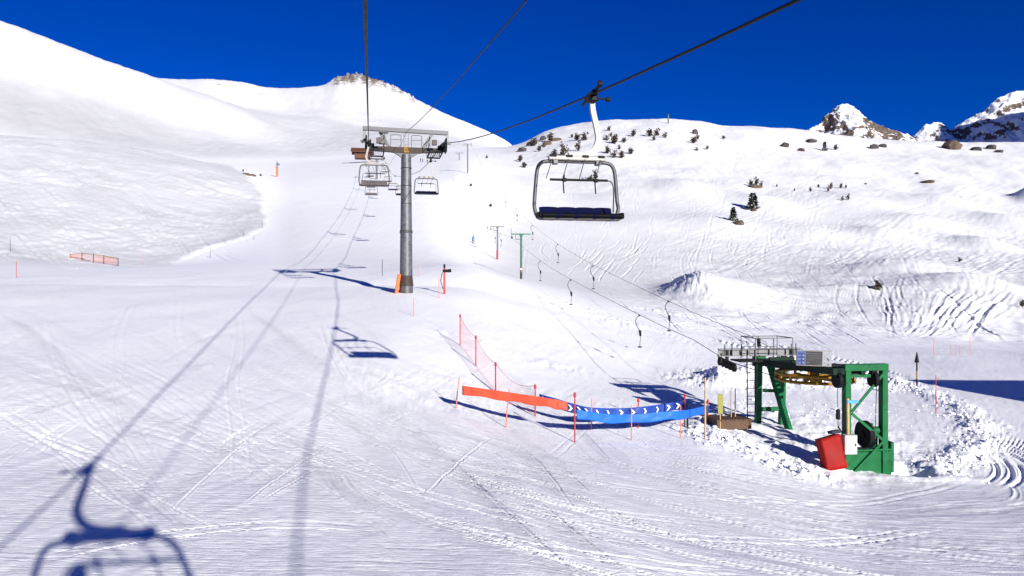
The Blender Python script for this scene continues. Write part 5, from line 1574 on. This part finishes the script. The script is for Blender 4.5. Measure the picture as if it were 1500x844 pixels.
def rock_mountain_material(name, snow_amt, scale):
    m, nt, b = mat(name); L = nt.links
    geo = N(nt, 'ShaderNodeNewGeometry'); sep = N(nt, 'ShaderNodeSeparateXYZ'); L.new(geo.outputs['Normal'], sep.inputs[0])
    n1 = N(nt, 'ShaderNodeTexNoise', Scale=scale, Detail=9.0, Roughness=0.7); L.new(geo.outputs['Position'], n1.inputs['Vector'])
    n2 = N(nt, 'ShaderNodeTexNoise', Scale=scale * 4, Detail=6.0, Roughness=0.7); L.new(geo.outputs['Position'], n2.inputs['Vector'])
    at_ = N(nt, 'ShaderNodeAttribute', attribute_name='rock')
    s1 = N(nt, 'ShaderNodeMath', operation='MULTIPLY_ADD'); s1.inputs[1].default_value = 2.2; L.new(n1.outputs['Fac'], s1.inputs[0]); L.new(at_.outputs['Fac'], s1.inputs[2])
    s2 = N(nt, 'ShaderNodeMath', operation='SUBTRACT'); L.new(s1.outputs[0], s2.inputs[0]); L.new(sep.outputs['Z'], s2.inputs[1])
    r = ramp(nt, s2.outputs[0], [(snow_amt, (0, 0, 0)), (snow_amt + .07, (1, 1, 1))])
    rc = ramp(nt, n2.outputs['Fac'], [(0.3, (0.03, 0.026, 0.03)), (0.5, (0.11, 0.085, 0.07)), (0.72, (0.26, 0.19, 0.13))])
    mx = N(nt, 'ShaderNodeMix', data_type='RGBA'); L.new(r.outputs[0], mx.inputs['Factor']); mx.inputs[6].default_value = (.90, .90, .92, 1); L.new(rc.outputs[0], mx.inputs[7])
    L.new(mx.outputs[2], b.inputs['Base Color']); b.inputs['Roughness'].default_value = .85; b.inputs['Specular IOR Level'].default_value = .1
    bp = N(nt, 'ShaderNodeBump', Strength=.6, Distance=3.0); L.new(n2.outputs['Fac'], bp.inputs['Height']); L.new(bp.outputs[0], b.inputs['Normal'])
    return m


def ridged(x, y, seed, oct=4):
    s_ = 0; a = 1; t = 0
    for o in range(oct):
        s_ = s_ + a * (1 - np.abs(vnoise(x * 2 ** o, y * 2 ** o, seed + o * 7))); t += a; a *= .5
    return s_ / t


# pointed rocky peak
D0 = 1500.0; S_ = D0 / F
gx = np.linspace(-190, 190, 260); gy = np.linspace(-120, 140, 160)
GX, GY = np.meshgrid(gx, gy)
lx = GX / S_                                                   # in bearing units from the summit
prof = np.interp(lx, [-140, -100, -62, -45, -30, -22, -12, 0, 8, 22, 40, 60, 80, 100, 140], [-70, -58, -44, -36, -27, -16, -6, 0, -1, -9, -20, -30, -39, -46, -70])
zp = (CY - 152) * S_ + prof * S_ - np.abs(GY) * .62 - .0016 * GY ** 2
zp += 20 * (ridged(GX / 60, GY / 60, 5) - .72) + 13 * (ridged(GX / 20, GY / 24, 9) - .7) - 7 * np.exp(-((lx - 0) / 16) ** 2 - (GY / 60) ** 2) * 0
rk = 0.42 * np.exp(-((lx - 50) / 30) ** 2) * sstep(22, 34, (CY - 152) - (zp / S_) + 0)  + .10 * np.exp(-((lx + 20) / 9) ** 2)
pk = grid_mesh('mountain_peak', GX + (1232 - CX) * S_, GY + D0, zp, rock_mountain_material('peak_rock_and_snow', .53, .035), rk)
pk['kind'] = 'structure'
# shaded rocky massif at the right
D1 = 1700.0; S2 = D1 / F
gx = np.linspace(-260, 560, 330); gy = np.linspace(-160, 260, 150)
GX, GY = np.meshgrid(gx, gy)
lx = GX / S2                                                   # from bearing 1440
pr = np.interp(lx, [-170, -110, -92, -75, -66, -52, -30, -10, 10, 25, 45, 70, 130, 200, 360], [236, 214, 200, 190, 189, 197, 186, 172, 158, 149, 138, 131, 118, 120, 150])
zp = (CY - pr + 11) * S2 - np.abs(GY) * .75
zp += 24 * (ridged(GX / 80, GY / 60, 15) - .72) + 15 * (ridged(GX / 24, GY / 24, 19) - .7)
rk = 0.12 + 0.0 * lx
ms = grid_mesh('mountain_massif', GX + (1440 - CX) * S2, GY + D1, zp, rock_mountain_material('massif_rock_and_snow', .58, .03), rk)
ms['kind'] = 'structure'

# unseen ridge added outside the frame to keep the massif in shade
gx = np.linspace(-420, 700, 120); gy = np.linspace(-330, 330, 90)
GX, GY = np.meshgrid(gx, gy)
zp = 545 - np.abs(GY) * .9 - np.maximum(0, np.abs(GX - 130) - 330) * 1.1 + 40 * (ridged(GX / 120, GY / 120, 25) - .72) + 12 * (ridged(GX / 34, GY / 34, 29) - .7)
rg = grid_mesh('added_shade_ridge', GX + 1440, GY + 1180, zp, rock_mountain_material('ridge_rock_and_snow', .42, .03), 0.1 + 0 * GX)
rg['kind'] = 'structure'

# ------------------------------------------------------------------ loose clods of ploughed snow around the station
cr_ = random.Random(77)
cl = MB()
ico = bmesh.new(); bmesh.ops.create_icosphere(ico, subdivisions=1, radius=1); ico.verts.index_update()
iv = [v.co.copy() for v in ico.verts]; ifc = [[v.index for v in f.verts] for f in ico.faces]; ico.free()
lines = [([(1022, 630), (1080, 650), (1140, 675), (1185, 692)], .55, 330), ([(1308, 562), (1360, 575), (1410, 600), (1436, 630), (1430, 660), (1370, 690)], .6, 420), ([(1050, 562), (1100, 554), (1170, 557), (1240, 560), (1310, 561)], 1.0, 420), ([(1060, 622), (1065, 625), (1070, 626)], .4, 50), ([(1120, 600), (1200, 610), (1290, 600)], 1.8, 160)]
for pts, sd_, n_ in lines:
    P = [on_ground(a, b) for a, b in pts]
    for k in range(n_):
        t = cr_.uniform(0, len(P) - 1.001); i = int(t); p = P[i].lerp(P[i + 1], t - i)
        x = p.x + cr_.gauss(0, sd_ * .85); y = p.y + cr_.gauss(0, sd_ * .85); z = ground_z(x, y)
        r = min(.021 * math.exp(cr_.gauss(.3, .7)), .16)
        R3 = Matrix.Rotation(cr_.uniform(0, 6.28), 3, 'Z') @ Matrix.Rotation(cr_.uniform(0, 3), 3, 'X')
        sc_ = Vector((r * cr_.uniform(.7, 1.4), r * cr_.uniform(.7, 1.4), r * cr_.uniform(.6, 1.0)))
        vs = []
        for v in iv:
            q_ = v * (1 + cr_.uniform(-.22, .22)); vs.append(R3 @ Vector((q_.x * sc_.x, q_.y * sc_.y, q_.z * sc_.z)) + Vector((x, y, z + r * .25)))
        cl.add(vs, ifc, False)
m_cl, nt_c, b_c = mat('loose_snow')
nz_ = N(nt_c, 'ShaderNodeTexNoise', Scale=9.0, Detail=4.0)
rp_ = ramp(nt_c, nz_.outputs['Fac'], [(.3, (.84, .85, .88)), (.7, (.92, .92, .93))]); nt_c.links.new(rp_.outputs[0], b_c.inputs['Base Color'])
b_c.inputs['Roughness'].default_value = .8; b_c.inputs['Specular IOR Level'].default_value = .1
co_ = cl.build('snow_clods', m_cl); co_['kind'] = 'stuff'; co_['label'] = 'loose clods of ploughed snow on the banks around the green drive station'; co_['category'] = 'snow clods'
# ------------------------------------------------------------------ people
def body_mesh(name, joints, edges, radii, material, parent, sub=2):
    me = bpy.data.meshes.new(name); me.from_pydata(joints, edges, [])
    o = bpy.data.objects.new(name, me); COL.objects.link(o)
    sk = o.modifiers.new('skin', 'SKIN'); sk.use_smooth_shade = True
    for i, r in enumerate(radii): me.skin_vertices[0].data[i].radius = (r, r)
    me.skin_vertices[0].data[0].use_root = True
    ss = o.modifiers.new('sub', 'SUBSURF'); ss.levels = sub; ss.render_levels = sub
    bpy.context.view_layer.update()
    dg = bpy.context.evaluated_depsgraph_get(); m2 = bpy.data.meshes.new_from_object(o.evaluated_get(dg))
    bpy.data.objects.remove(o)
    m2.materials.clear(); m2.materials.append(material)
    o2 = bpy.data.objects.new(name, m2); COL.objects.link(o2); o2.parent = parent
    for p in m2.polygons: p.use_smooth = True
    return o2


def skier(loc, rz, label, group=None, jacket='bluejacket'):
    root = thing('person', label, 'skier', loc, rz, group)
    # crouched descent stance, facing -Y
    J = [(0, .06, .92), (0, .02, 1.12), (0, -.06, 1.36), (0, -.10, 1.50), (0, -.13, 1.64), (0, -.13, 1.78),
         (-.19, -.06, 1.40), (-.34, -.14, 1.18), (-.30, -.38, 1.08), (.19, -.06, 1.40), (.34, -.14, 1.18), (.30, -.38, 1.08),
         (-.13, .05, .86), (-.17, -.14, .50), (-.17, .04, .12), (-.17, -.14, .06), (.13, .05, .86), (.17, -.14, .50), (.17, .04, .12), (.17, -.14, .06)]
    E = [(0, 1), (1, 2), (2, 3), (3, 4), (4, 5), (2, 6), (6, 7), (7, 8), (2, 9), (9, 10), (10, 11), (0, 12), (12, 13), (13, 14), (14, 15), (0, 16), (16, 17), (17, 18), (18, 19)]
    R = [.15, .16, .17, .075, .10, .095, .085, .065, .05, .085, .065, .05, .115, .085, .075, .06, .115, .085, .075, .06]
    b = body_mesh('body', J, E, R, M['darkcloth'], root)
    # jacket over trunk and arms
    Ej = [(0, 1), (1, 2), (2, 3), (3, 4), (4, 5), (5, 6), (3, 7), (7, 8), (8, 9)]
    Jj = [(0, .06, .86), (0, .04, .98), (0, .0, 1.16), (0, -.06, 1.38), (-.20, -.06, 1.40), (-.35, -.14, 1.18), (-.31, -.36, 1.09), (.20, -.06, 1.40), (.35, -.14, 1.18), (.31, -.36, 1.09)]
    Rj = [.175, .185, .185, .185, .10, .078, .062, .10, .078, .062]
    body_mesh('jacket', Jj, Ej, Rj, M[jacket], root)
    MB().tube([(0, -.14, 1.66), (0, -.13, 1.74), (0, -.12, 1.82), (0, -.12, 1.87)], [.118, .125, .10, .03], 14).build('helmet', M['darkcloth'], root)
    MB().box((0, -.245, 1.715), (.17, .05, .07), None, .02).build('goggles', M['rubber'], root)
    for sg in (-1, 1):
        MB().box((sg * .17, -.10, .02), (.10, 1.65, .03), None, .008).build('ski', M['redpaint'], root)
        MB().tube([(sg * .31, -.38, 1.10), (sg * .42, .10, .02)], .011, 6).build('ski_pole', M['dark'], root)
    return root


g = on_ground(693, 357); skier(g, math.radians(20), 'skier in a bright blue jacket beside the drag lift track near the red-footed pylon')
g = on_ground(534, 272); s_ = skier(g, math.radians(-30), 'skier in blue on the upper piste, seen through the chair under the pylon'); 
for i, (px, row, lb) in enumerate([(616, 237, 'tiny distant skier below the pylon crossarm, leftmost of three'), (619, 238, 'tiny distant skier below the pylon crossarm, middle of three'), (626, 239, 'tiny distant skier below the pylon crossarm, rightmost of three')]):
    g = on_ground(px, row); skier(g, 1.0 + i, lb, 'distant skiers under the pylon crossarm', 'darkcloth')


# the photographer riding the chair: seated behind the lens, only the shadow shows
ow = own.location
me_ = Vector((-0.04, -.42, 0)); zs = ow.z - 3.02
ph = thing('person', 'photographer seated on the uphill chair, only the shadow shows at lower left', 'person', (me_.x, me_.y, zs), YAW)
J = [(0, 0, .10), (0, -.04, .30), (0, -.02, .52), (0, .0, .66), (0, .03, .78), (0, .03, .90),
     (-.20, .0, .54), (-.26, .06, .28), (-.12, .20, .46), (.20, .0, .54), (.26, .06, .28), (.12, .20, .46),
     (-.12, .08, .06), (-.15, .48, .06), (-.15, .50, -.40), (-.15, .64, -.46), (.12, .08, .06), (.15, .48, .06), (.15, .50, -.40), (.15, .64, -.46)]
E = [(0, 1), (1, 2), (2, 3), (3, 4), (4, 5), (2, 6), (6, 7), (7, 8), (2, 9), (9, 10), (10, 11), (0, 12), (12, 13), (13, 14), (14, 15), (0, 16), (16, 17), (17, 18), (18, 19)]
R = [.17, .17, .17, .075, .10, .095, .085, .065, .05, .085, .065, .05, .11, .085, .08, .06, .11, .085, .08, .06]
body_mesh('body', J, E, R, M['darkcloth'], ph)
MB().tube([(0, .01, .78), (0, .02, .88), (0, .03, .96), (0, .03, 1.01)], [.12, .135, .11, .03], 14).build('helmet', M['darkcloth'], ph)
MB().box((0, .145, .86), (.17, .05, .07), None, .02).build('goggles', M['rubber'], ph)
for sg in (-1, 1):
    MB().box((sg * .15, .65, -.52), (.10, 1.6, .03), None, .008).build('ski', M['redpaint'], ph)
SKY_HUE, SKY_SAT, SKY_STR, SUN_STR = 0.526, 1.3, 0.098, 7.6
# ------------------------------------------------------------------ sky, sun, camera
world = bpy.data.worlds.new('World'); scene.world = world; world.use_nodes = True
nt = world.node_tree
for n in list(nt.nodes): nt.nodes.remove(n)
sky = N(nt, 'ShaderNodeTexSky', sky_type='NISHITA', sun_disc=False)
sky.sun_elevation = SUN_EL
sky.sun_rotation = PI - SUN_AZ
sky.altitude = 2600; sky.air_density = 0.9; sky.dust_density = 0.0; sky.ozone_density = 6.0
hs = N(nt, 'ShaderNodeHueSaturation', Hue=SKY_HUE, Saturation=SKY_SAT, Value=1.0)
bg = N(nt, 'ShaderNodeBackground', Strength=SKY_STR)
wo = N(nt, 'ShaderNodeOutputWorld')
nt.links.new(sky.outputs[0], hs.inputs['Color']); nt.links.new(hs.outputs[0], bg.inputs['Color']); nt.links.new(bg.outputs[0], wo.inputs['Surface'])

sd = bpy.data.lights.new('sun', 'SUN'); sd.energy = SUN_STR; sd.angle = math.radians(0.55); sd.color = (1.0, 0.963, 0.89)
so = bpy.data.objects.new('sun', sd); COL.objects.link(so)
trav = Vector((-math.sin(SUN_AZ) * math.cos(SUN_EL), math.cos(SUN_AZ) * math.cos(SUN_EL), -math.sin(SUN_EL)))
so.rotation_euler = trav.to_track_quat('-Z', 'Y').to_euler()
so.location = (30, -60, 40)

cd = bpy.data.cameras.new('camera'); cam = bpy.data.objects.new('camera', cd); COL.objects.link(cam)
cd.sensor_width = 36.0; cd.lens = 36.0 * F / 1500.0; cd.clip_start = 0.05; cd.clip_end = 20000
cam.location = (0, 0, 0); cam.rotation_euler = (PI / 2, 0, 0)
scene.camera = cam
scene.view_settings.view_transform = 'Standard'; scene.view_settings.look = 'None'
scene.view_settings.exposure = 0; scene.view_settings.gamma = 1
scene.render.engine = 'CYCLES'
scene.cycles.max_bounces = 6; scene.cycles.diffuse_bounces = 3
